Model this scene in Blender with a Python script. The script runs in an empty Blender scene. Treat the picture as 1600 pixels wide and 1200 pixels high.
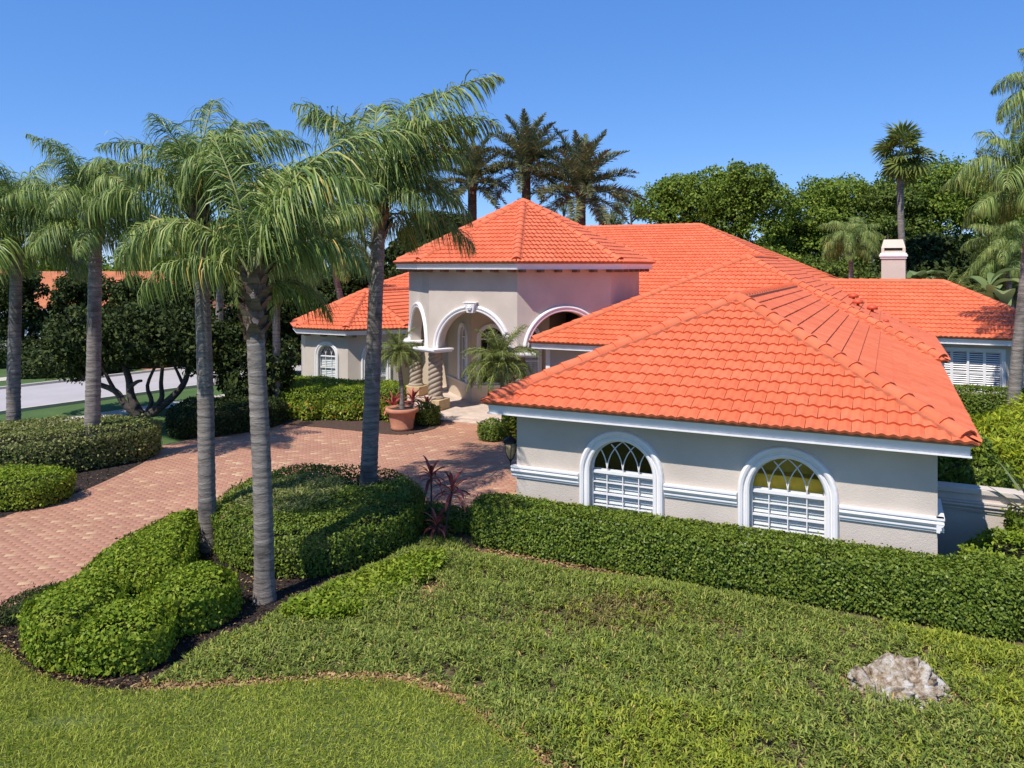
import bpy, bmesh, math, random
import numpy as np
from mathutils import Vector, Matrix
from mathutils.geometry import tessellate_polygon
random.seed(7); RNG = np.random.default_rng(7)
R = math.radians; PI = math.pi
scene = bpy.context.scene
COL = scene.collection

# ------------------------------------------------------------------ camera
CAM_H = 5.5; FPX = 1220.0; HOR = 415.0
cam = bpy.data.cameras.new('camera'); camo = bpy.data.objects.new('camera', cam); COL.objects.link(camo)
camo.location = (0, 0, CAM_H); camo.rotation_euler = (R(90), 0, 0)
cam.sensor_width = 36.0; cam.lens = 36.0 * FPX / 1600.0
cam.shift_y = -(600.0 - HOR) / 1600.0
cam.clip_start = 0.1; cam.clip_end = 6000
scene.camera = camo
scene.render.resolution_x = 1024; scene.render.resolution_y = 768

# ------------------------------------------------------------------ light
SUN_EL = 57.0
SUN_H = Vector((-0.64, -0.77, 0)).normalized()          # horizontal direction towards the sun
w = bpy.data.worlds.new('World'); scene.world = w; w.use_nodes = True
nt = w.node_tree; bg = nt.nodes['Background']
sky = nt.nodes.new('ShaderNodeTexSky'); sky.sky_type = 'NISHITA'; sky.sun_disc = False
sky.sun_elevation = R(SUN_EL); sky.sun_rotation = math.atan2(SUN_H.x, SUN_H.y)
sky.altitude = 2000; sky.air_density = 1.0; sky.dust_density = 0.0; sky.ozone_density = 5.0
hz = nt.nodes.new('ShaderNodeMix'); hz.data_type = 'RGBA'; hz.inputs[0].default_value = 0.58      # clear deep-blue subtropical air
hz.inputs[7].default_value = (0.20, 1.22, 3.95, 1); nt.links.new(sky.outputs[0], hz.inputs[6]); nt.links.new(hz.outputs[2], bg.inputs[0]); bg.inputs[1].default_value = 0.15
sl = bpy.data.lights.new('sun', 'SUN'); sl.energy = 4.3; sl.angle = R(0.5); sl.color = (1.0, 0.945, 0.86)
so = bpy.data.objects.new('sun', sl); COL.objects.link(so)
tosun = Vector((SUN_H.x * math.cos(R(SUN_EL)), SUN_H.y * math.cos(R(SUN_EL)), math.sin(R(SUN_EL))))
so.rotation_euler = tosun.to_track_quat('Z', 'Y').to_euler(); so.location = tosun * 60
scene.view_settings.view_transform = 'Standard'; scene.view_settings.look = 'None'
scene.view_settings.exposure = 0.42; scene.view_settings.gamma = 1.0
scene.view_settings.use_curve_mapping = False

# ------------------------------------------------------------------ layout helpers
ANG = R(25.8); CA, SA = math.cos(ANG), math.sin(ANG); OX, OY = -0.57, 15.6
def uvw(u, v): return (OX + u * CA + v * SA, OY - u * SA + v * CA)          # house plan to world
def g(px, py, z=0.0):                                                        # survey: photo pixel to the ground
    y = (CAM_H - z) * FPX / (py - HOR); return ((px - 800) / FPX * y, y)
def gp(pts, z=0.0): return [g(a, b, z) for a, b in pts]

# ------------------------------------------------------------------ materials
def new_mat(name):
    m = bpy.data.materials.new(name); m.use_nodes = True
    return m, m.node_tree, m.node_tree.nodes['Principled BSDF']
def N(nt, t, **kw):
    n = nt.nodes.new(t)
    for k, v in kw.items():
        if k.startswith('i_'): n.inputs[int(k[2:])].default_value = v
        else: setattr(n, k, v)
    return n
def ramp(nt, stops):
    r = nt.nodes.new('ShaderNodeValToRGB'); e = r.color_ramp.elements
    while len(e) > 1: e.remove(e[-1])
    e[0].position = stops[0][0]; e[0].color = (*stops[0][1], 1)
    for p, c in stops[1:]:
        x = e.new(p); x.color = (*c, 1)
    return r
def rnd_node(nt):
    a = N(nt, 'ShaderNodeNewGeometry'); b = N(nt, 'ShaderNodeObjectInfo')
    s = N(nt, 'ShaderNodeMath', operation='ADD'); f = N(nt, 'ShaderNodeMath', operation='FRACT')
    nt.links.new(a.outputs['Random Per Island'], s.inputs[0]); nt.links.new(b.outputs['Random'], s.inputs[1])
    nt.links.new(s.outputs[0], f.inputs[0]); return f
def noise_col(nt, scale, stops, detail=6, coord='Object', rough=0.6):
    tc = N(nt, 'ShaderNodeTexCoord'); no = N(nt, 'ShaderNodeTexNoise')
    no.inputs['Scale'].default_value = scale; no.inputs['Detail'].default_value = detail; no.inputs['Roughness'].default_value = rough
    nt.links.new(tc.outputs[coord], no.inputs['Vector']); r = ramp(nt, stops); nt.links.new(no.outputs['Fac'], r.inputs[0]); return r, no, tc
def mix(nt, fac, a, b, blend='MIX'):
    m = N(nt, 'ShaderNodeMix', data_type='RGBA', blend_type=blend)
    for s, v in ((0, fac), (6, a), (7, b)):
        if hasattr(v, 'outputs') or isinstance(v, bpy.types.NodeSocket): nt.links.new(v.outputs[0] if hasattr(v, 'outputs') else v, m.inputs[s])
        else: m.inputs[s].default_value = v if s == 0 else (*v, 1)
    return m.outputs[2]
def bump(nt, b, src, strength, dist=0.01):
    n = N(nt, 'ShaderNodeBump'); n.inputs['Strength'].default_value = strength; n.inputs['Distance'].default_value = dist
    nt.links.new(src, n.inputs['Height']); nt.links.new(n.outputs[0], b.inputs['Normal'])

def m_plain(name, c, rough=0.6, var=0.12, scale=3.0, bmp=0.0, bscale=60, spec=0.3):
    m, nt, b = new_mat(name)
    lo = tuple(x * (1 - var) for x in c); hi = tuple(min(1, x * (1 + var)) for x in c)
    r, no, tc = noise_col(nt, scale, [(0.3, lo), (0.7, hi)])
    nt.links.new(r.outputs[0], b.inputs['Base Color']); b.inputs['Roughness'].default_value = rough
    b.inputs['Specular IOR Level'].default_value = spec
    if bmp:
        n2 = N(nt, 'ShaderNodeTexNoise'); n2.inputs['Scale'].default_value = bscale; n2.inputs['Detail'].default_value = 5
        nt.links.new(tc.outputs['Object'], n2.inputs['Vector']); bump(nt, b, n2.outputs['Fac'], bmp, 0.01)
    return m
def m_leaf(name, stops, rough=0.45, trans=0.25, patch=None, spec=0.35):
    spec *= .5; rough += .1
    """per-leaf colours, thin translucent blade; patch = (scale, colour, lo, hi) for natural patches of another tint"""
    m, nt, b = new_mat(name)
    gain = LEAF_GAIN.get(name, 1.45); stops = [(p, tuple(min(.8, c * gain) for c in cc)) for p, cc in stops]
    stops = [(p, (cc[0] * LEAF_WARM.get(name, 1.22), cc[1], cc[2] * .9)) for p, cc in stops]
    f = rnd_node(nt); r = ramp(nt, stops); nt.links.new(f.outputs[0], r.inputs[0]); col = r.outputs[0]
    if patch:
        for sc, c, lo, hi in patch:
            pr, no, tc = noise_col(nt, sc, [(lo, (0, 0, 0)), (hi, (1, 1, 1))], detail=3)
            rr = N(nt, 'ShaderNodeMath', operation='MULTIPLY'); nt.links.new(pr.outputs[0], rr.inputs[0]); rr.inputs[1].default_value = 0.75
            col = mix(nt, rr, col, c)
    nt.links.new(col, b.inputs['Base Color']); b.inputs['Roughness'].default_value = rough
    b.inputs['Specular IOR Level'].default_value = spec
    t = N(nt, 'ShaderNodeBsdfTranslucent'); nt.links.new(col, t.inputs[0])
    ms = N(nt, 'ShaderNodeMixShader'); ms.inputs[0].default_value = trans
    nt.links.new(b.outputs[0], ms.inputs[1]); nt.links.new(t.outputs[0], ms.inputs[2])
    nt.links.new(ms.outputs[0], nt.nodes['Material Output'].inputs[0])
    return m
LEAF_WARM = {'mulch_chip': 1.0, 'dry_leaf_litter': 1.0, 'red_cordyline_leaf': 1.0, 'croton_leaf': 1.0, 'yucca_blade': 1.0, 'banana_leaf': 1.0, 'yellow_green_leaf': 1.0, 'queen_palm_leaf': 1.28, 'ground_cover_leaf': 1.24, 'lawn_blade': 1.34, 'oak_leaf': 1.3}
LEAF_GAIN = {'mulch_chip': 1.0, 'dry_leaf_litter': 1.0, 'lawn_blade': 1.75, 'red_cordyline_leaf': 2.0, 'ground_cover_leaf': 1.7, 'yellow_cover_leaf': 1.4, 'dry_cover_leaf': 1.35, 'oak_leaf': 1.85, 'pine_needles': 1.8, 'hedge_leaf': 1.6, 'dark_glossy_leaf': 1.3, 'queen_palm_leaf': 2.0, 'date_palm_leaf': 1.9, 'yucca_blade': 1.1, 'banana_leaf': 1.2}
M = {}
def build_materials():
    # roof tiles
    m, nt, b = new_mat('roof_tile_orange'); f = rnd_node(nt)
    r = ramp(nt, [(0, (0.65, 0.146, 0.060)), (0.5, (0.69, 0.160, 0.068)), (1, (0.73, 0.176, 0.077))]); nt.links.new(f.outputs[0], r.inputs[0])
    pr, no, tc = noise_col(nt, 0.55, [(0.35, (0.90, 0.86, 0.85)), (0.65, (1.03, 1.06, 1.09))], detail=10, rough=.75)
    p2, no2, tc2 = noise_col(nt, 5.0, [(0.30, (0.86, 0.84, 0.84)), (0.48, (1, 1, 1)), (0.75, (1.02, 1.05, 1.08))], detail=8)
    pr = mix(nt, 1.0, pr, p2, 'MULTIPLY')
    nt.links.new(mix(nt, 1.0, r, pr, 'MULTIPLY'), b.inputs['Base Color']); b.inputs['Roughness'].default_value = 0.62
    b.inputs['Specular IOR Level'].default_value = 0.25
    n2 = N(nt, 'ShaderNodeTexNoise'); n2.inputs['Scale'].default_value = 30; nt.links.new(tc.outputs['Object'], n2.inputs['Vector']); bump(nt, b, n2.outputs['Fac'], 0.15, 0.01)
    M['tile'] = m
    M['underlay'] = m_plain('roof_underlay', (0.34, 0.20, 0.13), 0.9)
    M['mortar'] = m_plain('hip_mortar', (0.46, 0.125, 0.062), 0.9, 0.22, 8, 0.5, 40)
    # stucco
    M['stucco'] = m_plain('stucco_grey_beige', (0.56, 0.485, 0.42), 0.9, 0.11, 0.7, 0.7, 55, 0.15)
    M['stucco_tan'] = m_plain('stucco_tan', (0.56, 0.45, 0.34), 0.9, 0.06, 1.3, 0.3, 70, 0.15)
    M['trim'] = m_plain('white_trim_paint', (0.79, 0.765, 0.76), 0.5, 0.05, 2.5, 0.08, 30)
    M['soffit'] = m_plain('soffit_cream', (0.62, 0.55, 0.45), 0.8, 0.05)
    M['bracket'] = m_plain('eave_bracket_brown', (0.20, 0.12, 0.08), 0.7)
    M['column'] = m_plain('cast_stone_column', (0.36, 0.29, 0.22), 0.85, 0.18, 5, 0.3, 50)
    M['plinth'] = m_plain('plinth_limestone', (0.52, 0.38, 0.22), 0.85, 0.15, 4, 0.3, 40)
    M['travertine'] = m_plain('travertine_floor', (0.55, 0.44, 0.36), 0.6, 0.2, 3.5, 0.1, 30)
    M['door'] = m_plain('dark_door_wood', (0.02, 0.014, 0.012), 0.35)
    M['dark_metal'] = m_plain('dark_bronze_metal', (0.02, 0.018, 0.02), 0.45)
    M['blind'] = m_plain('window_blind_white', (0.80, 0.80, 0.79), 0.7, 0.12, 2.0)
    M['yellow_wood'] = m_plain('yellow_wood', (0.85, 0.55, 0.05), 0.5, 0.15, 6)
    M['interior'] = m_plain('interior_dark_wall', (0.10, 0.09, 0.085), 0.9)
    M['terracotta'] = m_plain('terracotta_pot', (0.46, 0.20, 0.12), 0.8, 0.15, 4, 0.2, 30)
    M['soil'] = m_plain('potting_soil', (0.045, 0.032, 0.024), 1.0, 0.3, 20, 0.8, 60)
    M['amber'] = m_plain('lantern_seeded_glass', (0.42, 0.30, 0.17), 0.25, 0.3, 30)
    # glass: clear coat over whatever is behind
    m, nt, b = new_mat('window_glass')
    tr = N(nt, 'ShaderNodeBsdfTransparent'); tr.inputs[0].default_value = (0.90, 0.92, 0.92, 1)
    gl = N(nt, 'ShaderNodeBsdfGlossy'); gl.inputs['Roughness'].default_value = 0.03
    lw_ = N(nt, 'ShaderNodeLayerWeight'); lw_.inputs[0].default_value = 0.5; pw = N(nt, 'ShaderNodeMath', operation='POWER', i_1=3.0); fr = N(nt, 'ShaderNodeMath', operation='MULTIPLY_ADD', i_1=0.6, i_2=0.07)
    nt.links.new(lw_.outputs['Facing'], pw.inputs[0]); nt.links.new(pw.outputs[0], fr.inputs[0])
    ms = N(nt, 'ShaderNodeMixShader'); nt.links.new(fr.outputs[0], ms.inputs[0]); nt.links.new(tr.outputs[0], ms.inputs[1]); nt.links.new(gl.outputs[0], ms.inputs[2])
    nt.links.new(ms.outputs[0], nt.nodes['Material Output'].inputs[0]); M['glass'] = m
    # ground
    m, nt, b = new_mat('far_grass')
    r, no, tc = noise_col(nt, 0.8, [(0.3, (0.045, 0.095, 0.018)), (0.7, (0.08, 0.14, 0.03))], detail=10)
    nt.links.new(r.outputs[0], b.inputs['Base Color']); b.inputs['Roughness'].default_value = 0.95
    n2 = N(nt, 'ShaderNodeTexNoise'); n2.inputs['Scale'].default_value = 25; n2.inputs['Detail'].default_value = 6
    nt.links.new(tc.outputs['Object'], n2.inputs['Vector']); bump(nt, b, n2.outputs['Fac'], 0.9, 0.05); M['far_grass'] = m
    M['lawn_soil'] = m_plain('lawn_thatch', (0.085, 0.11, 0.028), 1.0, 0.3, 6, 0.8, 60)
    M['bed_soil'] = m_plain('bed_soil', (0.11, 0.078, 0.045), 1.0, 0.35, 3, 0.8, 50)
    M['edge_soil'] = m_plain('edge_soil', (0.33, 0.21, 0.115), 1.0, 0.3, 8, 0.8, 50)
    M['mulch'] = m_plain('mulch', (0.028, 0.019, 0.016), 1.0, 0.5, 20, 1.0, 60)
    M['mulch_brown'] = m_plain('mulch_brown', (0.075, 0.045, 0.032), 1.0, 0.4, 15, 1.0, 50)
    M['asphalt'] = m_plain('road_concrete', (0.40, 0.365, 0.36), 0.9, 0.08, 0.5, 0.3, 60)
    M['concrete'] = m_plain('kerb_concrete', (0.50, 0.45, 0.38), 0.9, 0.1, 2)
    M['sand'] = m_plain('paver_joint_sand', (0.31, 0.17, 0.105), 1.0, 0.2, 6)
    # pavers
    m, nt, b = new_mat('clay_paver'); f = rnd_node(nt)
    r = ramp(nt, [(0, (0.335, 0.165, 0.100)), (0.25, (0.36, 0.178, 0.108)), (0.5, (0.345, 0.172, 0.112)), (0.75, (0.375, 0.190, 0.116)), (0.90, (0.39, 0.212, 0.128)), (0.95, (0.43, 0.265, 0.15)), (1, (0.48, 0.32, 0.185))])
    nt.links.new(f.outputs[0], r.inputs[0]); pr, no, tc = noise_col(nt, 0.35, [(0.3, (0.96, 0.93, 0.92)), (0.7, (1.20, 1.20, 1.22))], detail=10)
    nt.links.new(mix(nt, 1.0, r, pr, 'MULTIPLY'), b.inputs['Base Color']); b.inputs['Roughness'].default_value = 0.85; M['paver'] = m
    # bark
    def palm_bark(name, c1, c2, ring):
        m, nt, b = new_mat(name)
        tc = N(nt, 'ShaderNodeTexCoord'); mp = N(nt, 'ShaderNodeMapping'); mp.inputs['Scale'].default_value = (1.2, 1.2, ring)
        nt.links.new(tc.outputs['Object'], mp.inputs[0])
        no = N(nt, 'ShaderNodeTexNoise'); no.inputs['Scale'].default_value = 2.0; no.inputs['Detail'].default_value = 8; no.inputs['Roughness'].default_value = 0.7
        nt.links.new(mp.outputs[0], no.inputs['Vector']); r = ramp(nt, [(0.28, c1), (0.5, tuple((a + d) / 2 for a, d in zip(c1, c2))), (0.72, c2)])
        nt.links.new(no.outputs['Fac'], r.inputs[0]); nt.links.new(r.outputs[0], b.inputs['Base Color']); b.inputs['Roughness'].default_value = 0.9
        bump(nt, b, no.outputs['Fac'], 1.0, 0.04)
        wv = N(nt, 'ShaderNodeTexWave', wave_type='BANDS', bands_direction='Z', wave_profile='SAW'); wv.inputs['Scale'].default_value = 2.3; wv.inputs['Distortion'].default_value = 4.5; wv.inputs['Detail'].default_value = 3; wv.inputs['Detail Scale'].default_value = 2.0
        nt.links.new(tc.outputs['Object'], wv.inputs['Vector']); r2 = ramp(nt, [(0.0, (.45, .42, .40)), (.16, (1, 1, 1)), (.85, (1, 1, 1)), (1.0, (.62, .6, .58))]); nt.links.new(wv.outputs['Fac'], r2.inputs[0])
        r3, n3, t3 = noise_col(nt, 1.7, [(.33, (.50, .49, .48)), (.50, (1, 1, 1)), (.66, (1.05, 1.04, 1.02)), (.74, (1.5, 1.48, 1.42))], detail=6)
        nt.links.new(mix(nt, 1.0, mix(nt, .85, r, r2, 'MULTIPLY'), r3, 'MULTIPLY'), b.inputs['Base Color']); return m
    M['queen_bark'] = palm_bark('queen_palm_bark', (0.105, 0.085, 0.072), (0.34, 0.295, 0.26), 6)
    M['date_bark'] = palm_bark('date_palm_bark', (0.06, 0.035, 0.022), (0.17, 0.105, 0.07), 5)
    M['boot'] = palm_bark('palm_boot_fibre', (0.075, 0.045, 0.028), (0.27, 0.19, 0.13), 3)
    M['bark'] = palm_bark('tree_bark', (0.035, 0.026, 0.022), (0.12, 0.095, 0.08), 2)
    M['stalk'] = m_plain('frond_stalk', (0.22, 0.23, 0.085), 0.5, 0.2)
    # leaves
    M['queen'] = m_leaf('queen_palm_leaf', [(0, (0.022, 0.052, 0.014)), (0.4, (0.058, 0.112, 0.026)), (0.8, (0.105, 0.172, 0.045)), (0.985, (0.15, 0.20, 0.07)), (1, (0.28, 0.22, 0.06))], 0.36, 0.22, spec=0.6)
    M['date'] = m_leaf('date_palm_leaf', [(0, (0.035, 0.06, 0.034)), (0.7, (0.07, 0.095, 0.05)), (1, (0.15, 0.13, 0.06))], 0.5, 0.15)
    M['fan'] = m_leaf('fan_palm_leaf', [(0, (0.05, 0.09, 0.02)), (1, (0.12, 0.16, 0.04))], 0.45, 0.25)
    M['hedge'] = m_leaf('hedge_leaf', [(0, (0.035, 0.075, 0.010)), (0.5, (0.07, 0.125, 0.016)), (1, (0.125, 0.185, 0.028))], 0.35, 0.25, [(1.3, (0.19, 0.24, 0.03), .54, .74), (2.3, (0.10, 0.085, 0.03), .62, .78)], spec=0.5)
    M['hedge_bright'] = m_leaf('bright_shrub_leaf', [(0, (0.055, 0.115, 0.010)), (0.5, (0.105, 0.185, 0.016)), (1, (0.19, 0.27, 0.03))], 0.4, 0.3, [(1.5, (0.30, 0.34, 0.035), .52, .74), (2.6, (0.12, 0.12, 0.03), .62, .8)])
    M['hedge_pale'] = m_leaf('pale_shrub_leaf', [(0, (0.05, 0.09, 0.02)), (0.5, (0.10, 0.145, 0.045)), (1, (0.22, 0.25, 0.11))], 0.4, 0.3)
    M['yellow_leaf'] = m_leaf('yellow_green_leaf', [(0, (0.10, 0.15, 0.010)), (0.5, (0.21, 0.25, 0.018)), (1, (0.36, 0.36, 0.03))], 0.45, 0.35)
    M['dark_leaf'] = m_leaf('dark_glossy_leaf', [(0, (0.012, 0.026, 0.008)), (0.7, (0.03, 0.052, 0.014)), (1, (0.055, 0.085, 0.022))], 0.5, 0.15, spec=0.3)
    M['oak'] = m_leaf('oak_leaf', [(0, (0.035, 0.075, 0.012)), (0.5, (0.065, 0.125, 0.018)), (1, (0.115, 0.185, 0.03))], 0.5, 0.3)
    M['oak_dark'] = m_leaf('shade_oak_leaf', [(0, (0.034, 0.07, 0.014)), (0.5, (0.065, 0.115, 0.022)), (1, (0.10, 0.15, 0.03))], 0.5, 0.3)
    M['pine'] = m_leaf('pine_needles', [(0, (0.035, 0.06, 0.02)), (1, (0.08, 0.11, 0.04))], 0.6, 0.2)
    M['red_leaf'] = m_leaf('red_cordyline_leaf', [(0, (0.07, 0.016, 0.016)), (0.5, (0.22, 0.045, 0.042)), (1, (0.42, 0.12, 0.09))], 0.35, 0.25)
    M['croton'] = m_leaf('croton_leaf', [(0, (0.05, 0.10, 0.012)), (0.45, (0.12, 0.17, 0.02)), (0.88, (0.24, 0.24, 0.025)), (1, (0.28, 0.12, 0.03))], 0.35, 0.25)
    M['grass'] = m_leaf('lawn_blade', [(0, (0.085, 0.155, 0.018)), (0.5, (0.135, 0.215, 0.03)), (1, (0.235, 0.30, 0.065))], 0.5, 0.35, [(0.5, (0.24, 0.24, 0.07), 0.55, 0.72)])
    M['cover'] = m_leaf('ground_cover_leaf', [(0, (0.045, 0.085, 0.016)), (0.5, (0.095, 0.15, 0.03)), (0.97, (0.18, 0.235, 0.06)), (1, (0.30, 0.24, 0.10))], 0.5, 0.3, spec=0.35)
    M['cover_yellow'] = m_leaf('yellow_cover_leaf', [(0, (0.08, 0.14, 0.014)), (0.5, (0.155, 0.225, 0.026)), (1, (0.26, 0.32, 0.045))], 0.5, 0.3, spec=0.35)
    M['cover_dry'] = m_leaf('dry_cover_leaf', [(0, (0.06, 0.08, 0.02)), (0.5, (0.115, 0.135, 0.04)), (0.85, (0.19, 0.19, 0.075)), (1, (0.30, 0.23, 0.11))], 0.6, 0.25, spec=0.3)
    M['chip'] = m_leaf('mulch_chip', [(0, (0.02, 0.014, 0.012)), (0.7, (0.06, 0.04, 0.03)), (0.88, (0.13, 0.08, 0.05)), (1, (0.36, 0.24, 0.13))], 0.9, 0.0)
    M['litter'] = m_leaf('dry_leaf_litter', [(0, (0.20, 0.11, 0.05)), (0.5, (0.34, 0.21, 0.10)), (1, (0.52, 0.38, 0.20))], 0.8, 0.1)
    M['blade_grey'] = m_leaf('yucca_blade', [(0, (0.12, 0.15, 0.08)), (1, (0.26, 0.29, 0.19))], 0.5, 0.15)
    M['banana'] = m_leaf('banana_leaf', [(0, (0.11, 0.16, 0.06)), (1, (0.20, 0.25, 0.11))], 0.4, 0.3)
    M['twig_shade'] = m_plain('hedge_twig_shade', (0.035, 0.035, 0.014), 1.0, 0.4, 12)  # twig tone kept dark, stands for shade inside the hedge
    # rock
    m, nt, b = new_mat('weathered_limestone')
    r, no, tc = noise_col(nt, 6.5, [(0.36, (0.05, 0.035, 0.025)), (0.43, (0.24, 0.165, 0.10)), (0.51, (0.43, 0.35, 0.26)), (0.60, (0.56, 0.52, 0.47)), (0.72, (0.68, 0.67, 0.67))], detail=12, rough=0.75)
    nt.links.new(r.outputs[0], b.inputs['Base Color']); b.inputs['Roughness'].default_value = 0.95
    n2 = N(nt, 'ShaderNodeTexNoise'); n2.inputs['Scale'].default_value = 14; n2.inputs['Detail'].default_value = 9; n2.inputs['Roughness'].default_value = 0.7
    nt.links.new(tc.outputs['Object'], n2.inputs['Vector']); bump(nt, b, n2.outputs['Fac'], 1.0, 0.05); M['rock'] = m
    # far roof: rows of tile too far to tell apart
    m, nt, b = new_mat('far_tile_roof'); tc = N(nt, 'ShaderNodeTexCoord'); wv = N(nt, 'ShaderNodeTexWave', wave_type='BANDS', bands_direction='Z', wave_profile='SAW')
    wv.inputs['Scale'].default_value = 1.6; wv.inputs['Distortion'].default_value = 0.4; nt.links.new(tc.outputs['Object'], wv.inputs['Vector'])
    r, no, t2 = noise_col(nt, 2.0, [(0.3, (0.36, 0.10, 0.035)), (0.7, (0.52, 0.17, 0.06))]); nt.links.new(r.outputs[0], b.inputs['Base Color'])
    b.inputs['Roughness'].default_value = 0.7; bump(nt, b, wv.outputs['Fac'], 1.0, 0.06); M['far_tile'] = m
    M['far_wall'] = m_plain('far_house_wall', (0.42, 0.44, 0.47), 0.9, 0.06)
    M['far_glass'] = m_plain('far_window_glass', (0.03, 0.05, 0.07), 0.1, 0.1, 2, spec=0.6)
    M['vent'] = m_plain('vent_orange_metal', (0.62, 0.09, 0.035), 0.5)
build_materials()

# ------------------------------------------------------------------ object helpers
def tag(o, label=None, cat=None, group=None, kind=None):
    for k, v in (('label', label), ('category', cat), ('group', group), ('kind', kind)):
        if v: o[k] = v
    return o
def empty(name, loc=(0, 0, 0), rz=0.0, label=None, cat=None, group=None):
    o = bpy.data.objects.new(name, None); o.empty_display_size = 0.2; COL.objects.link(o)
    o.location = loc; o.rotation_euler = (0, 0, rz); return tag(o, label, cat, group)
def link(name, me, mat=None, parent=None, loc=None):
    o = bpy.data.objects.new(name, me); COL.objects.link(o)
    if mat is not None and len(me.materials) == 0: me.materials.append(M[mat])
    if parent: o.parent = parent
    if loc: o.location = loc
    return o
def np_mesh(name, verts, faces, mat=None, smooth=False):
    """verts (n,3); faces: array (m,k) or list of arrays with different k"""
    me = bpy.data.meshes.new(name); verts = np.asarray(verts, dtype=np.float32)
    fl = faces if isinstance(faces, list) and np.ndim(faces[0]) == 2 else [faces]
    fl = [np.asarray(f, dtype=np.int32) for f in fl if len(f)]
    nl = sum(f.size for f in fl); nf = sum(len(f) for f in fl)
    me.vertices.add(len(verts)); me.vertices.foreach_set('co', verts.ravel())
    me.loops.add(nl); me.polygons.add(nf)
    me.loops.foreach_set('vertex_index', np.concatenate([f.ravel() for f in fl]))
    tot = np.concatenate([np.full(len(f), f.shape[1], dtype=np.int32) for f in fl])
    me.polygons.foreach_set('loop_start', np.concatenate([[0], np.cumsum(tot)[:-1]]).astype(np.int32))
    if smooth: me.polygons.foreach_set('use_smooth', np.ones(nf, dtype=bool))
    me.update(calc_edges=True)
    if mat: me.materials.append(M[mat])
    return me
class MB:
    """collects faces under a current transform, builds one mesh"""
    def __init__(s, T=None): s.v = []; s.f = []; s.T = T or Matrix.Identity(4)
    def add(s, vs, fs):
        k = len(s.v); s.v += [tuple(s.T @ Vector(p)) for p in vs]; s.f += [[k + i for i in q] for q in fs]; return s
    def box(s, x0, x1, y0, y1, z0, z1):
        vs = [(x, y, z) for z in (z0, z1) for y in (y0, y1) for x in (x0, x1)]
        return s.add(vs, [(0, 2, 3, 1), (4, 5, 7, 6), (0, 1, 5, 4), (2, 6, 7, 3), (0, 4, 6, 2), (1, 3, 7, 5)])
    def prism(s, poly, z0, z1):
        n = len(poly); s.add([(x, y, z0) for x, y in poly] + [(x, y, z1) for x, y in poly],
              [list(range(n))[::-1], list(range(n, 2 * n))] + [(i, (i + 1) % n, n + (i + 1) % n, n + i) for i in range(n)]); return s
    def sweep(s, path, prof, closed=False, caps=True):
        """path: list of (point, side, up); prof: list of (side, up) offsets, closed profile"""
        n = len(prof); vs = []
        for p, a, b in path:
            for q in prof: vs.append(tuple(p[i] + a[i] * q[0] + b[i] * q[1] for i in range(3)))
        fs = []; m = len(path)
        for i in range(m if closed else m - 1):
            for j in range(n):
                a0 = i * n + j; a1 = i * n + (j + 1) % n; b0 = ((i + 1) % m) * n + j; b1 = ((i + 1) % m) * n + (j + 1) % n
                fs.append((a0, b0, b1, a1))
        if caps and not closed: fs += [list(range(n)), list(range((m - 1) * n, m * n))[::-1]]
        return s.add(vs, fs)
    def tube(s, pts, radii, n=8):
        path = []
        for i, p in enumerate(pts):
            p = Vector(p); d = (Vector(pts[min(i + 1, len(pts) - 1)]) - Vector(pts[max(i - 1, 0)])).normalized()
            a = d.orthogonal().normalized() if i == 0 else (path[-1][1] - d * path[-1][1].dot(d)).normalized()
            path.append((p, a, d.cross(a)))
        vs = []
        for (p, a, b), r in zip(path, radii):
            for k in range(n): t = 2 * PI * k / n; vs.append(tuple(p + a * (r * math.cos(t)) + b * (r * math.sin(t))))
        fs = [(i * n + k, i * n + (k + 1) % n, (i + 1) * n + (k + 1) % n, (i + 1) * n + k) for i in range(len(pts) - 1) for k in range(n)]
        fs += [list(range(n))[::-1], list(range((len(pts) - 1) * n, len(pts) * n))]
        return s.add(vs, fs)
    def lathe(s, prof, n=24, c=(0, 0)):
        vs = [(c[0] + r * math.cos(2 * PI * k / n), c[1] + r * math.sin(2 * PI * k / n), z) for r, z in prof for k in range(n)]
        fs = [(i * n + k, i * n + (k + 1) % n, (i + 1) * n + (k + 1) % n, (i + 1) * n + k) for i in range(len(prof) - 1) for k in range(n)]
        fs += [list(range(n))[::-1], list(range((len(prof) - 1) * n, len(prof) * n))]
        return s.add(vs, fs)
    def build(s, name, mat, parent=None, smooth=False, bevel=0.0):
        me = bpy.data.meshes.new(name); me.from_pydata(s.v, [], s.f); me.update()
        if smooth: me.polygons.foreach_set('use_smooth', np.ones(len(me.polygons), dtype=bool))
        o = link(name, me, mat, parent)
        if bevel:
            b = o.modifiers.new('bevel', 'BEVEL'); b.width = bevel; b.segments = 2; b.limit_method = 'ANGLE'
        return o
def sheet(name, poly, z, mat, parent=None, kind='structure'):
    tris = tessellate_polygon([[Vector((x, y, 0)) for x, y in poly]])
    me = bpy.data.meshes.new(name); me.from_pydata([(x, y, z) for x, y in poly], [], [list(t) for t in tris]); me.update()
    bm = bmesh.new(); bm.from_mesh(me); bmesh.ops.recalc_face_normals(bm, faces=bm.faces)
    if bm.faces[:][0].normal.z < 0: bmesh.ops.reverse_faces(bm, faces=bm.faces)
    bm.to_mesh(me); bm.free()
    o = link(name, me, mat, parent)
    if kind and not parent: o['kind'] = kind
    return o
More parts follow.
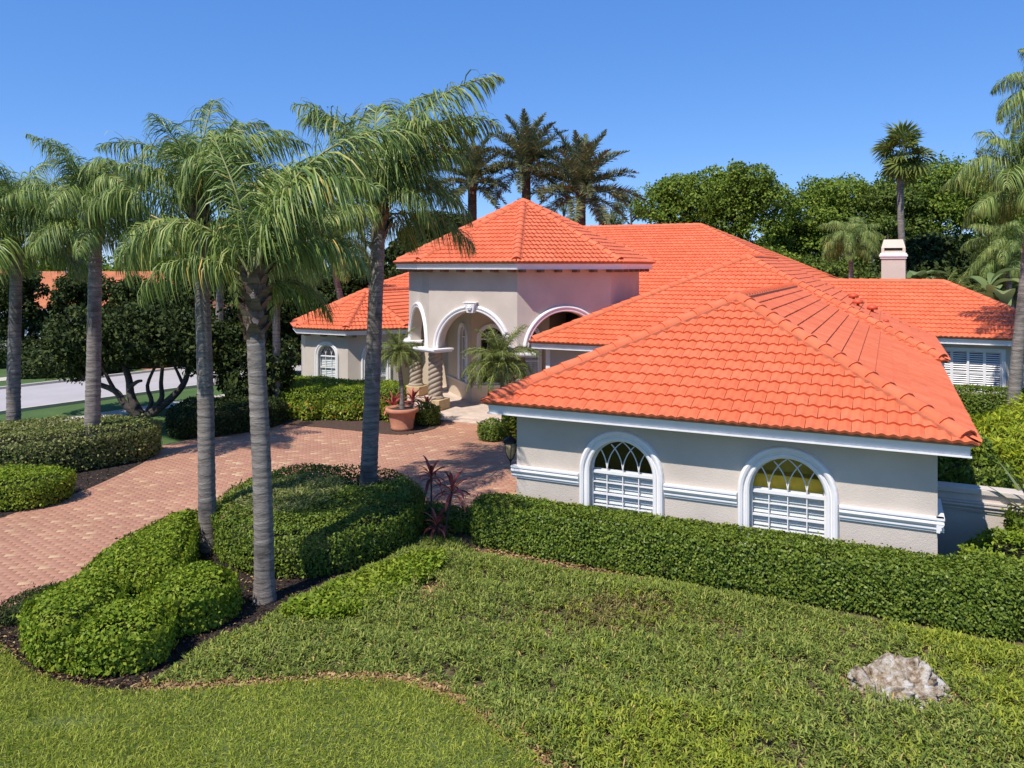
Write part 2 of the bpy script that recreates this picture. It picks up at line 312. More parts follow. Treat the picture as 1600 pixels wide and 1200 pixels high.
def smooth_poly(pts, n=6, closed=True):
    out = []; m = len(pts)
    for i in range(m if closed else m - 1):
        p0, p1, p2, p3 = (np.array(pts[(i + k) % m if closed else min(max(i + k, 0), m - 1)]) for k in (-1, 0, 1, 2))
        for t in np.linspace(0, 1, n, endpoint=False):
            out.append(tuple(0.5 * (2 * p1 + (p2 - p0) * t + (2 * p0 - 5 * p1 + 4 * p2 - p3) * t * t + (3 * p1 - p0 - 3 * p2 + p3) * t ** 3)))
    if not closed: out.append(tuple(pts[-1]))
    return out
def inside(P, poly):
    poly = np.asarray(poly); x, y = P[:, 0], P[:, 1]; c = np.zeros(len(P), dtype=bool); j = len(poly) - 1
    for i in range(len(poly)):
        xi, yi = poly[i]; xj, yj = poly[j]
        m = (yi > y) != (yj > y)
        c ^= m & (x < (xj - xi) * (y - yi) / (yj - yi + 1e-12) + xi); j = i
    return c
def edge_dist(P, poly):
    poly = np.asarray(poly); d = np.full(len(P), 1e9); nx = np.zeros((len(P), 2))
    for i in range(len(poly)):
        a = poly[i]; b = poly[(i + 1) % len(poly)]; ab = b - a; L = (ab ** 2).sum() + 1e-12
        t = np.clip(((P[:, :2] - a) @ ab) / L, 0, 1); q = a + t[:, None] * ab; dv = P[:, :2] - q; dd = np.sqrt((dv ** 2).sum(1))
        m = dd < d; d[m] = dd[m]; nx[m] = dv[m] / (dd[m, None] + 1e-9)
    return d, nx
def sample_poly(poly, n):
    poly = np.asarray(poly); lo, hi = poly.min(0), poly.max(0); out = []; k = 0
    while k < n:
        P = RNG.uniform(lo, hi, (max(n, 200) * 2, 2)); P = P[inside(P, poly)]; out.append(P); k += len(P)
        if len(P) == 0: break
    return np.concatenate(out)[:n]
def poly_area(poly):
    p = np.asarray(poly); return abs(np.sum(p[:, 0] * np.roll(p[:, 1], -1) - p[:, 1] * np.roll(p[:, 0], -1))) / 2
def unit(a): return a / (np.linalg.norm(a, axis=-1, keepdims=True) + 1e-9)
def wob(P, s, seed=0):
    """smooth pseudo noise in about [-1,1]"""
    r = np.random.default_rng(seed); o = np.zeros(len(P))
    for k in range(5):
        d = r.normal(size=P.shape[1]); d /= np.linalg.norm(d); o += np.sin(P @ d * s * (0.7 + 0.5 * k) + r.uniform(0, 6.28)) / (1 + 0.45 * k)
    return o / 2.4
def leaf_quads(P, D, Nn, L, W, fold=0.25):
    """one folded diamond per leaf: P base, D axis, Nn normal"""
    D = unit(D); S = unit(np.cross(D, Nn)); U = np.cross(S, D); L = np.broadcast_to(L, len(P))[:, None]; W = np.broadcast_to(W, len(P))[:, None]
    mid = P + D * L * 0.45
    V = np.stack([P, mid + S * W * 0.5 + U * W * fold, P + D * L - U * L * 0.12, mid - S * W * 0.5 + U * W * fold], 1).reshape(-1, 3)
    return V, np.arange(len(P) * 4).reshape(-1, 4)
def blade_tris(P, D, Nn, L, W):
    """bent grass blade, 2 segments (quad + tip triangle)"""
    D = unit(D); S = unit(np.cross(D, Nn)); L = np.broadcast_to(L, len(P))[:, None]; W = np.broadcast_to(W, len(P))[:, None]
    dn = np.array([0, 0, -1.0]); m = P + D * L * 0.55; t = m + unit(D + dn * 0.55) * L * 0.45
    V = np.stack([P - S * W * .35, P + S * W * .35, m + S * W * .5, m - S * W * .5, t], 1).reshape(-1, 3)
    b = np.arange(len(P))[:, None] * 5
    return V, [np.concatenate([b, b + 1, b + 2, b + 3], 1), np.concatenate([b + 3, b + 2, b + 4], 1)]
def rdir(n): return unit(RNG.normal(size=(n, 3)))

# ------------------------------------------------------------------ SETTING: ground, road, lawns, beds
def setting():
    s = 2500
    # ground: one sheet to the horizon
    o = link('ground', np_mesh('ground', [(-s, -200, -0.03), (s, -200, -0.03), (s, 4000, -0.03), (-s, 4000, -0.03)], [[0, 1, 2, 3]]), 'far_grass'); o['kind'] = 'structure'
    # street runs away to the right behind the trees
    rd = np.array([0.594, 0.804]); rp = np.array([-0.804, 0.594]); p0 = np.array([-19.1, 29.2])
    def strip(name, a, b, z, mat):
        q = [p0 + rd * t + rp * k for t, k in ((-60, a), (120, a), (120, b), (-60, b))]
        return sheet(name, [tuple(x) for x in q], z, mat)
    strip('road', 0.0, 6.3, -0.018, 'asphalt')
    for nm, a, b in (('kerb', -0.18, 0.0), ('kerb', 6.3, 6.48)):
        q = [p0 + rd * t + rp * k for t, k in ((-60, a), (120, a), (120, b), (-60, b))]
        o = MB().prism([tuple(x) for x in q], -0.025, 0.09).build(nm, 'concrete'); o['kind'] = 'structure'
    strip('pavement', -4.1, -2.9, -0.012, 'concrete')
    strip('pavement', 9.1, 10.4, -0.012, 'concrete')
    # neighbour's paved drive over the road
    q = [p0 + rd * 9.5 + rp * 6.5, p0 + rd * 16 + rp * 6.5, p0 + rd * 15 + rp * 19, p0 + rd * 10 + rp * 19]
    sheet('neighbour_driveway', [tuple(x) for x in q], -0.006, 'paver')
setting()

# driveway ---------------------------------------------------------
DRIVE = smooth_poly(gp([(-90, 1040), (-90, 835), (0, 806), (90, 778), (160, 752), (237, 712), (236, 700), (285, 690), (340, 676), (420, 656)]), 3, False)[:-1] \
      + smooth_poly(gp([(420, 656), (500, 662), (565, 673), (625, 678), (652, 675), (684, 659)]), 3, False) \
      + [uvw(-6.5, 10.12), uvw(-3.3, 10.12), uvw(-1.0, 10.0), uvw(0.45, 10.0), uvw(0.45, 0.9)] \
      + smooth_poly(gp([(770, 842), (735, 850), (690, 850), (645, 835), (640, 790)]), 3, False) \
      + smooth_poly([(-2.6, 18.4), (-3.5, 19.2), (-4.6, 19.0), (-5.8, 17.6), (-6.3, 16.0), (-7.0, 14.4), (-7.0, 12.8), (-7.6, 12.0)], 3, False) \
      + gp([(25, 958), (-10, 985)])
def driveway():
    root = sheet('driveway', DRIVE, -0.012, 'sand')
    L, W, gap = 0.21, 0.14, 0.004
    A = R(14); c, s_ = math.cos(A), math.sin(A)
    lo = np.min(DRIVE, 0); hi = np.max(DRIVE, 0); cx = (lo + hi) / 2; rad = np.linalg.norm(hi - lo) / 2
    ni, nj = int(rad / L) + 2, int(rad / W) + 2
    I, J = np.meshgrid(np.arange(-ni, ni), np.arange(-nj, nj), indexing='ij')
    X = (I + (J % 2) * 0.5) * L; Y = J * W
    P = np.stack([cx[0] + X * c - Y * s_, cx[1] + X * s_ + Y * c], -1).reshape(-1, 2)
    P = P[inside(P, DRIVE)]
    d, _ = edge_dist(P, DRIVE); P = P[d > 0.13]
    P = P[P[:, 1] > 9.0]
    px = 800 + FPX * P[:, 0] / P[:, 1]; vis = (px > -40) & (px < 830)
    order = np.argsort(np.where(vis, P[:, 1], 1e6))
    hx, hy = L / 2 - gap / 2, W / 2 - gap / 2; z0, z1, ch = -0.02, 0.003, 0.002
    base = np.array([(-hx, -hy, z0), (hx, -hy, z0), (hx, hy, z0), (-hx, hy, z0), (-hx, -hy, z1 - ch), (hx, -hy, z1 - ch), (hx, hy, z1 - ch), (-hx, hy, z1 - ch),
                     (-hx + ch, -hy + ch, z1), (hx - ch, -hy + ch, z1), (hx - ch, hy - ch, z1), (-hx + ch, hy - ch, z1)])
    base = np.stack([base[:, 0] * c - base[:, 1] * s_, base[:, 0] * s_ + base[:, 1] * c, base[:, 2]], 1)
    F = np.array([(8, 9, 10, 11)] + [(a + i, a + (i + 1) % 4, a + 4 + (i + 1) % 4, a + 4 + i) for a in (0, 4) for i in range(4)])
    me = np_mesh('paver', base, F, 'paver')
    near = P[order[:300]]; far = P[order[300:]]
    for x, y in near:
        link('paver', me, None, root, (x, y, RNG.uniform(-.0015, .0015)))
    V = (base[None] + np.concatenate([far, RNG.uniform(-.0015, .0015, (len(far), 1))], 1)[:, None, :]).reshape(-1, 3)
    FF = (F[None] + (np.arange(len(far)) * 12)[:, None, None]).reshape(-1, 4)
    o = link('pavers_beyond', np_mesh('pavers_beyond', V, FF, 'paver'), None, root); o['kind'] = 'stuff'
    # soldier course along the edge
    pts = np.array(DRIVE + [DRIVE[0]]); seg = np.linalg.norm(np.diff(pts, axis=0), axis=1); cum = np.concatenate([[0], np.cumsum(seg)])
    n = int(cum[-1] / 0.16); vs = []; k = 0
    for i in range(n):
        t = (i + .5) * 0.16; j = min(np.searchsorted(cum, t) - 1, len(seg) - 1); a = pts[j] + (pts[j + 1] - pts[j]) * (t - cum[j]) / seg[j]
        dr = (pts[j + 1] - pts[j]) / seg[j]; nr = np.array([-dr[1], dr[0]])
        if not inside((a + nr * 0.05)[None], DRIVE)[0]: nr = -nr
        if a[1] < 9: continue
        for q in base_local(0.076, 0.11):
            w2 = a + dr * q[0] + nr * (q[1] + 0.11); vs.append((w2[0], w2[1], q[2] + 0.003))
        k += 1
    FF = (F[None] + (np.arange(k) * 12)[:, None, None]).reshape(-1, 4)
    o = link('edge_course', np_mesh('edge_course', vs, FF, 'paver'), None, root); o['kind'] = 'stuff'
def base_local(hx, hy, z0=-0.02, z1=0.006, ch=0.006):
    return [(-hx, -hy, z0), (hx, -hy, z0), (hx, hy, z0), (-hx, hy, z0), (-hx, -hy, z1 - ch), (hx, -hy, z1 - ch), (hx, hy, z1 - ch), (-hx, hy, z1 - ch),
            (-hx + ch, -hy + ch, z1), (hx - ch, -hy + ch, z1), (hx - ch, hy - ch, z1), (-hx + ch, hy - ch, z1)]
driveway()

# ------------------------------------------------------------------ HOUSE
house = empty('house', (OX, OY, 0), -ANG, 'large grey stucco house with bright orange tiled hip roofs and arched entrance tower', 'house')
HM = Matrix.Translation((OX, OY, 0)) @ Matrix.Rotation(-ANG, 4, 'Z')
TILE_W, TILE_E = 0.355, 0.335
ALL_TILES = []          # (parent, plane matrix, a0, b0, interval function data)
def clip_interval(poly, b):
    """a-interval of a convex polygon (a,b) at heights b (array)"""
    lo = np.full(b.shape, 1e9); hi = np.full(b.shape, -1e9); n = len(poly)
    bm_, bM = min(p[1] for p in poly), max(p[1] for p in poly); bb = np.clip(b, bm_ + 1e-6, bM - 1e-6)
    for i in range(n):
        (a0, b0), (a1, b1) = poly[i], poly[(i + 1) % n]
        if abs(b1 - b0) < 1e-9: continue
        t = (bb - b0) / (b1 - b0); ok = (t >= -1e-9) & (t <= 1 + 1e-9); a = a0 + (a1 - a0) * t
        lo = np.where(ok, np.minimum(lo, a), lo); hi = np.where(ok, np.maximum(hi, a), hi)
    return lo, hi
def roof_plane(root, pts, tiles=True, mat='underlay'):
    """pts: 3D polygon in house space, pts[0]->pts[1] is the eave (left to right seen from outside)"""
    p = [Vector(q) for q in pts]; ax = (p[1] - p[0]).normalized()
    nrm = Vector((0, 0, 0))
    for i in range(len(p)): nrm += (p[i] - p[0]).cross(p[(i + 1) % len(p)] - p[0])
    nrm.normalize()
    if nrm.z < 0: nrm = -nrm
    ay = nrm.cross(ax)
    if ay.z < 0: ax = -ax; ay = nrm.cross(ax)
    o = p[0]; poly = [((q - o).dot(ax), (q - o).dot(ay)) for q in p]
    Mx = Matrix((ax, ay, nrm)).transposed().to_4x4(); Mx.translation = o
    mb = MB(Mx); n = len(poly)
    mb.add([(a, b, 0) for a, b in poly] + [(a, b, -0.06) for a, b in poly], [list(range(n)), list(range(n, 2 * n))[::-1]] + [(i, n + i, n + (i + 1) % n, (i + 1) % n) for i in range(n)])
    deck = mb.build('roof_deck', mat, root)
    if tiles:
        amin, amax = min(q[0] for q in poly), max(q[0] for q in poly); bmax = max(q[1] for q in poly)
        for j in range(int(math.ceil(bmax / TILE_E))):
            b0 = j * TILE_E - 0.05; b1 = b0 + TILE_E + 0.03
            off = (j % 2) * 0.5
            i0 = int(math.floor(amin / TILE_W)) - 1; i1 = int(math.ceil(amax / TILE_W)) + 1
            bs = np.array([max(b0, 0), min(b1, bmax)]); lo, hi = clip_interval(poly, bs)
            for i in range(i0, i1):
                a0 = (i + off) * TILE_W; a1 = a0 + TILE_W
                w0 = min(a1, hi[0]) - max(a0, lo[0]); w1 = min(a1, hi[1]) - max(a0, lo[1])
                if max(w0, w1) < 0.04: continue
                full = w0 > TILE_W - 1e-6 and w1 > TILE_W - 1e-6 and b1 < bmax
                wp = HM @ (Mx @ Vector((a0 + TILE_W / 2, b0 + TILE_E / 2, 0))); wn = HM.to_3x3() @ nrm
                view = Vector((0, 0, CAM_H)) - wp; fac = wn.dot(view.normalized())
                px = 800 + FPX * wp.x / wp.y
                sc = fac / view.length_squared if px < 1620 and fac > 0.03 else -1
                ALL_TILES.append((sc, root, Mx, poly, bmax, a0, b0, b1, full))
    return deck
def tile_arrays(K, poly, bmax, a0, b0, b1):
    """(K+1)*4 vertices of one tile in plane space, clamped into the roof face"""
    k = np.arange(K + 1) / K; a = a0 + 0.005 + k * (TILE_W - 0.010); wv = 0.034 * (0.5 - 0.5 * np.cos(4 * PI * k)) + 0.006 * (1 - k)
    rows = []
    for b, h, w_ in ((b0, 0.004, 0), (b0, 0.052, 1), (b0, 0.052, 1), (b1, 0.010, 1)):
        bb = min(b, bmax)
        if poly is None: aa = a
        else:
            lo, hi = clip_interval(poly, np.array([max(bb, 0.0)])); aa = np.clip(a, lo[0] - 0.01, hi[0] + 0.01)
        rows.append(np.stack([aa, np.full(K + 1, bb), h + wv * w_ + (0.0 if w_ else wv * 0.8)], 1))
    V = np.concatenate(rows); n = K + 1
    F = [(r * n + i, r * n + i + 1, (r + 1) * n + i + 1, (r + 1) * n + i) for r in (0, 2) for i in range(K)]
    return V, np.array(F)
def flush_tiles():
    ALL_TILES.sort(key=lambda t: -t[0])
    full_me = None; rest = {}
    for idx, (sc, root, Mx, poly, bmax, a0, b0, b1, full) in enumerate(ALL_TILES):
        if idx < 300:
            if full:
                if full_me is None:
                    V, F = tile_arrays(12, None, 99, 0, 0, b1 - b0); full_me = np_mesh('roof_tile', V, F, 'tile', True)
                o = link('roof_tile', full_me, None, root); o.matrix_local = Mx @ Matrix.Translation((a0, b0, RNG.uniform(-.002, .003))) @ Matrix.Rotation(RNG.uniform(-.006, .006), 4, 'Z')
            else:
                V, F = tile_arrays(12, poly, bmax, a0, b0, b1); V = V - np.array([a0, b0, 0])
                o = link('roof_tile', np_mesh('roof_tile', V, F, 'tile', True), None, root); o.matrix_local = Mx @ Matrix.Translation((a0, b0, 0))
        else: rest.setdefault('all', []).append((Mx, poly, bmax, a0, b0, b1, full))
    VV, FF, k = [], [], 0
    V0, F0 = tile_arrays(8, None, 99, 0, 0, TILE_E + 0.03)
    for Mx, poly, bmax, a0, b0, b1, full in rest['all']:
        if full: V = V0 + np.array([a0, b0, RNG.uniform(-.002, .003)])
        else: V, _ = tile_arrays(8, poly, bmax, a0, b0, b1)
        m3 = np.array(Mx.to_3x3()); V = V @ m3.T + np.array(Mx.translation); VV.append(V); FF.append(F0 + k); k += len(V)
    o = link('roof_tiles_beyond', np_mesh('roof_tiles_beyond', np.concatenate(VV), np.concatenate(FF), 'tile', True), None, house); o['kind'] = 'stuff'
CAP_REST = []
cap_mesh = None
def cap_profile():
    pr = [(-0.165, -0.045), (-0.15, 0.02), (-0.085, 0.075), (0, 0.10), (0.085, 0.075), (0.15, 0.02), (0.165, -0.045)]
    V, F = [], []
    for t, sc, dz in ((0.0, 1.06, 0.030), (0.0, 1.06, 0.030), (0.46, 0.92, 0.0)):
        V += [(x * sc, t, z + dz) for x, z in pr]
    n = len(pr)
    V += [(x * 1.06 * .84, 0.0, (z + .03) * .84 - .006) for x, z in pr]
    F += [(n + i, n + i + 1, 2 * n + i + 1, 2 * n + i) for i in range(n - 1)]
    F += [(3 * n + i, 3 * n + i + 1, i + 1, i) for i in range(n - 1)]
    F += [(3 * n, 3 * n + i, 3 * n + i + 1, 3 * n) for i in range(0)]
    return np.array(V, dtype=float), np.array(F)
def hip_caps(root, p0, p1, near=False, lift=0.02, mortar=True):
    """overlapping cap tiles from the low end p0 to the high end p1, on a mortar bed"""
    global cap_mesh
    p0, p1 = Vector(p0), Vector(p1); p0 = p0 + (p1 - p0).normalized() * (.16 if p1.z > p0.z + .1 else 0); d = (p1 - p0); L = d.length; d.normalize()
    side = d.cross(Vector((0, 0, 1))).normalized(); up = side.cross(d)
    Mx = Matrix((side, d, up)).transposed().to_4x4()
    n = max(1, round(L / 0.40)); st = L / n
    if cap_mesh is None: V, F = cap_profile(); cap_mesh = np_mesh('hip_cap', V, F, 'tile')
    for i in range(n):
        T = Mx.copy(); T.translation = p0 + d * (i * st) + up * lift
        if near: o = link('hip_cap', cap_mesh, None, root); o.matrix_local = T
        else: CAP_REST.append(T)
    if near or lift:
        e = MB(Matrix.Translation(p0) @ Mx); e.add([(x * .9, .012, z * .9 + .02) for x, z in ((-.165, -.045), (-.15, .02), (-.085, .075), (0, .10), (.085, .075), (.15, .02), (.165, -.045))], [(0, 1, 2, 3, 4, 5, 6)]); e.build('mortar_plug', 'mortar', root)
    if mortar:
        mb = MB(); m = 8; path = [(p0 + d * (L * i / m) + up * 0.0, side, up) for i in range(m + 1)]
        mb.sweep(path, [(-0.215, -0.09), (-0.185, 0.012 + lift), (0, 0.06 + lift), (0.185, 0.012 + lift), (0.215, -0.09)]); mb.build('mortar_bed', 'mortar', root)
def flush_caps():
    V, F = cap_profile(); VV, FF = [], []
    for k, T in enumerate(CAP_REST):
        VV.append(V @ np.array(T.to_3x3()).T + np.array(T.translation)); FF.append(F + k * len(V))
    o = link('hip_caps_beyond', np_mesh('hip_caps_beyond', np.concatenate(VV), np.concatenate(FF), 'tile'), None, house); o['kind'] = 'stuff'

def facet(p, ang):
    """frame of a wall: x along the wall, y into the house, z up (house space)"""
    return Matrix.Translation((p[0], p[1], 0)) @ Matrix.Rotation(ang, 4, 'Z')
def arch_pts(cx, hw, spring, n=20): return [(cx - hw * math.cos(PI * k / n), spring + hw * math.sin(PI * k / n)) for k in range(n + 1)]
def wall_openings(T, x0, x1, z0, z1, ops, mat, parent, name='wall', depth=0.16, n=20):
    """ops: (cx, half width, sill, spring) round-headed openings with reveals"""
    mb = MB(T); x = x0
    def q(a, b, c, d):
        if b - a > 1e-4 and d - c > 1e-4: mb.add([(a, 0, c), (b, 0, c), (b, 0, d), (a, 0, d)], [(0, 1, 2, 3)])
    for cx, hw, sill, spring in sorted(ops):
        q(x, cx - hw, z0, z1); q(cx - hw, cx + hw, z0, sill)
        ap = arch_pts(cx, hw, spring, n)
        for (xa, za), (xb, zb) in zip(ap[:-1], ap[1:]):
            mb.add([(xa, 0, za), (xb, 0, zb), (xb, 0, z1), (xa, 0, z1)], [(0, 1, 2, 3)])
            mb.add([(xa, 0, za), (xa, depth, za), (xb, depth, zb), (xb, 0, zb)], [(0, 1, 2, 3)])
        for xx in (cx - hw, cx + hw): mb.add([(xx, 0, sill), (xx, depth, sill), (xx, depth, spring), (xx, 0, spring)], [(0, 1, 2, 3) if xx < cx else (3, 2, 1, 0)])
        if sill > z0 + 1e-3: mb.add([(cx - hw, 0, sill), (cx + hw, 0, sill), (cx + hw, depth, sill), (cx - hw, depth, sill)], [(0, 1, 2, 3)])
        x = cx + hw
    q(x, x1, z0, z1)
    return mb.build(name, mat, parent)
CASING = [(0, 0.02), (0, -0.05), (0.03, -0.07), (0.065, -0.07), (0.075, -0.045), (0.10, -0.045), (0.11, -0.085), (0.15, -0.10), (0.185, -0.085), (0.20, -0.05), (0.21, 0.02)]
def casing(T, cx, hw, sill, spring, parent, scale=1.0, name='casing', n=24, legs=True):
    mb = MB(T); path = []
    pts = ([(cx - hw, sill)] if legs else []) + arch_pts(cx, hw, spring, n) + ([(cx + hw, sill)] if legs else [])
    for x, z in pts:
        if z <= spring + 1e-6: s = Vector((-1 if x < cx else 1, 0, 0))
        else: s = Vector((x - cx, 0, z - spring)).normalized()
        path.append((Vector((x, 0, z)), s, Vector((0, 1, 0))))
    mb.sweep(path, [(a * scale, b * scale) for a, b in CASING]); return mb.build(name, 'trim', parent)
def arch_window(T, cx, hw, sill, spring, nx=4, rows=(), fan=True, blind=True, scale=1.0, panes=False, inset=0.11, name='window'):
    """window: casing (the root of its parts), frame bars, panes, fanlight tracery"""
    root = casing(T, cx, hw, sill, spring, house, scale, name)
    y = inset; bw = 0.017 * max(scale, .8)
    mb = MB(T)
    def bar(xa, xb, za, zb, yy0, yy1): mb.box(xa, xb, yy0, yy1, za, zb)
    bar(cx - hw, cx - hw + .035, sill, spring, y - .03, y + .03); bar(cx + hw - .035, cx + hw, sill, spring, y - .03, y + .03)
    bar(cx - hw, cx + hw, sill, sill + .05, y - .031, y + .031)
    for z, t in rows: bar(cx - hw + .036, cx + hw - .036, z - t, z + t, y - .034 if t > .02 else y - .014, y + .028)
    for k in range(1, nx):
        x = cx - hw + 2 * hw * k / nx; bar(x - bw / 2, x + bw / 2, sill + .05, spring - .03, y - .017, y + .012)
    mb.build('sash', 'trim', root)
    # fanlight: intersecting arcs
    mb = MB(T); rr = hw * 1.0
    def arcbar(c, r, t0, t1):
        path = []; m = 12
        for i in range(m + 1):
            t = t0 + (t1 - t0) * i / m; px, pz = c + r * math.cos(t), spring + r * math.sin(t)
            if (px - cx) ** 2 + (pz - spring) ** 2 > (hw + 0.004) ** 2: continue
            path.append((Vector((px, y, pz)), Vector((math.cos(t), 0, math.sin(t))), Vector((0, 1, 0))))
        if len(path) > 1: mb.sweep(path, [(-bw / 2, -.015), (-bw / 2, .012), (bw / 2, .012), (bw / 2, -.015)])
    for k in range(1, nx):
        x = cx - hw + 2 * hw * k / nx; r = hw * 1.12
        arcbar(x + r, r, PI, PI - 1.25); arcbar(x - r, r, 0, 1.25)
    ap = arch_pts(cx, hw, spring, 20); path = [(Vector((x, y, z)), Vector((x - cx, 0, z - spring)).normalized(), Vector((0, 1, 0))) for x, z in ap]
    mb.sweep(path, [(-.035, -.03), (-.035, .03), (.012, .03), (.012, -.03)])
    mb.build('fanlight_tracery', 'trim', root)
    mb = MB(T); vs = [(cx, y, spring)] + [(x, y, z) for x, z in arch_pts(cx, hw, spring, 20)]
    mb.add(vs, [(0, i, i + 1) for i in range(1, 21)]); mb.build('fanlight_pane', 'glass', root)
    zs = [sill + .05] + sorted(z for z, t in rows if z < spring - .05) + [spring]
    if panes:
        for k in range(nx):
            for za, zb in zip(zs[:-1], zs[1:]):
                xa, xb = cx - hw + 2 * hw * k / nx, cx - hw + 2 * hw * (k + 1) / nx
                MB(T).add([(xa, y, za), (xb, y, za), (xb, y, zb), (xa, y, zb)], [(0, 1, 2, 3)]).build('pane', 'glass', root)
    else: MB(T).add([(cx - hw, y, sill), (cx + hw, y, sill), (cx + hw, y, spring), (cx - hw, y, spring)], [(0, 1, 2, 3)]).build('pane', 'glass', root)
    if blind:
        mb = MB(T); z = sill + .02
        while z < spring - .04:
            mb.add([(cx - hw + .02, y + .04, z), (cx + hw - .02, y + .04, z), (cx + hw - .02, y + .075, z + .062), (cx - hw + .02, y + .075, z + .062)], [(0, 1, 2, 3)]); z += .075
        mb.build('blind', 'blind', root)
    return root
BAND = [(0.02, -0.12), (-0.03, -0.12), (-0.035, -0.085), (-0.055, -0.075), (-0.055, -0.045), (-0.045, -0.04), (-0.075, -0.015), (-0.095, 0.02), (-0.09, 0.055), (-0.065, 0.07), (-0.10, 0.085), (-0.10, 0.12), (0.02, 0.12)]
def band(T, x0, x1, z, parent, ret0=False, ret1=False):
    mb = MB(T); mb.sweep([(Vector((x, 0, z)), Vector((0, 1, 0)), Vector((0, 0, 1))) for x in (x0, x1)], BAND); return mb.build('moulding_band', 'trim', parent)
def eave(pts, z, parent, ins=0.5, h=0.24, brackets=0.0, closed=False):
    """fascia board, white drip strip, soffit, optional brackets along an eave polyline (house plan, outside on the left of travel reversed)"""
    n = len(pts); P = [Vector((*p, 0)) for p in pts]
    dirs = [(P[(i + 1) % n] - P[i]).normalized() for i in range(n if closed else n - 1)]
    nor = [Vector((-d.y, d.x, 0)) for d in dirs]           # inward
    path = []
    for i in range(n):
        if closed: a, b = nor[i - 1], nor[i]
        elif i == 0: a = b = nor[0]
        elif i == n - 1: a = b = nor[-1]
        else: a, b = nor[i - 1], nor[i]
        mth = (a + b).normalized(); mth = mth / max(0.3, mth.dot(a)); path.append((P[i] + Vector((0, 0, z)), mth, Vector((0, 0, 1))))
    mb = MB(); mb.sweep(path, [(0.10, -0.02), (0.04, -0.02), (0.045, -0.07), (0.07, -0.08), (0.085, -h + .03), (0.10, -h + .03)], closed); mb.build('fascia', 'trim', parent)
    mb = MB(); mb.sweep(path, [(-0.040, -0.016), (-0.040, 0.006), (0.03, 0.010), (0.09, 0.010), (0.09, -0.016)], closed); mb.build('eave_light_stop', 'mortar', parent)  # added bar, keeps sun from leaking through tile gaps onto the fascia
    mb = MB(); mb.sweep(path, [(0.055, -h + .028), (0.055, -h), (0.105, -h), (0.105, -h + .028)], closed); mb.build('drip_strip', 'trim', parent)
    mb = MB(); mb.sweep(path, [(0.106, -h + .03), (0.106, -h + .012), (ins + .02, -h + .012), (ins + .02, -h + .03)], closed); mb.build('soffit', 'soffit', parent)
    if brackets:
        for i in range(len(dirs)):
            a, b = P[i], P[(i + 1) % n]; L = (b - a).length; k = max(2, int(L / brackets))
            for j in range(k):
                c = a + dirs[i] * (L * (j + .5) / k); T = Matrix.Translation((c.x, c.y, z)) @ Matrix((dirs[i], nor[i], Vector((0, 0, 1)))).transposed().to_4x4()
                MB(T).box(-.065, .065, .115, ins, -h - .11, -h + .008).build('bracket', 'bracket', parent, bevel=0.01)

TAN = 0.466
# --- garage wing ----------------------------------------------------
EZ = 2.78; GW = 8.5; GA = (4.25, 4.25, EZ + 2.0); GE = (4.25, 17.0, EZ + 2.0)
def garage():
    r = MB().box(4.0, 4.5, 5, 16, EZ, EZ + 0.3).build('garage_roof', 'underlay', house)
    roof_plane(r, [(0, 0, EZ), (GW, 0, EZ), GA])
    roof_plane(r, [(GW, 0, EZ), (GW, 12.75, EZ), GE, GA])
    roof_plane(r, [(0, 12.75, EZ), (0, 0, EZ), GA, GE])
    hip_caps(r, (0, 0, EZ), GA, True); hip_caps(r, (GW, 0, EZ), GA, True); hip_caps(r, GA, GE, True)
    eave([(0, 13.0), (0, 0), (GW, 0), (GW, 13.0)], EZ, r)
    T = facet((0.5, 0.5), 0)
    W1, W2 = (2.20, 0.63), (5.20, 0.63)
    sill = 0.42; spr = 1.53
    wall_openings(T, 0, 7.5, 0, EZ - .2, [(W1[0], W1[1], sill, spr), (W2[0], W2[1], sill, spr)], 'stucco', house, 'front_wall')
    band(T, -0.09, W1[0] - W1[1] - .212, 1.34, house); band(T, W1[0] + W1[1] + .212, W2[0] - W2[1] - .212, 1.34, house); band(T, W2[0] + W2[1] + .212, 7.59, 1.34, house)
    rows = [(1.505, .028), (1.30, .009), (1.08, .019), (0.85, .009), (0.64, .009)]
    for cx, hw in (W1, W2):
        arch_window(T, cx, hw, sill, spr, 4, rows, True, True, 1.0, True)
    # side walls, return band on the right, garage doors on the drive side
    MB().add([(8.0, .5, 0), (8.0, 20, 0), (8.0, 20, EZ - .2), (8.0, .5, EZ - .2)], [(0, 1, 2, 3)]).build('side_wall', 'stucco', house)
    MB().add([(.5, .5, 0), (.5, 20, 0), (.5, 20, EZ - .2), (.5, .5, EZ - .2)], [(3, 2, 1, 0)]).build('side_wall', 'stucco', house)
    band(facet((8.0, 0.41), PI / 2), 0, 1.2, 1.34, house)
    for v0 in (2.2, 6.2):
        for k in range(4): MB().box(.44, .49, v0, v0 + 3.2, .03 + k * .54, .03 + k * .54 + .52).build('garage_door_panel', 'trim', house)
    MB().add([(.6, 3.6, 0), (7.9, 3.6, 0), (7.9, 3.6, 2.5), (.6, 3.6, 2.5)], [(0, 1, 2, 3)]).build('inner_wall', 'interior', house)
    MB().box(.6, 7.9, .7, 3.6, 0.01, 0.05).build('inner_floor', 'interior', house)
garage()
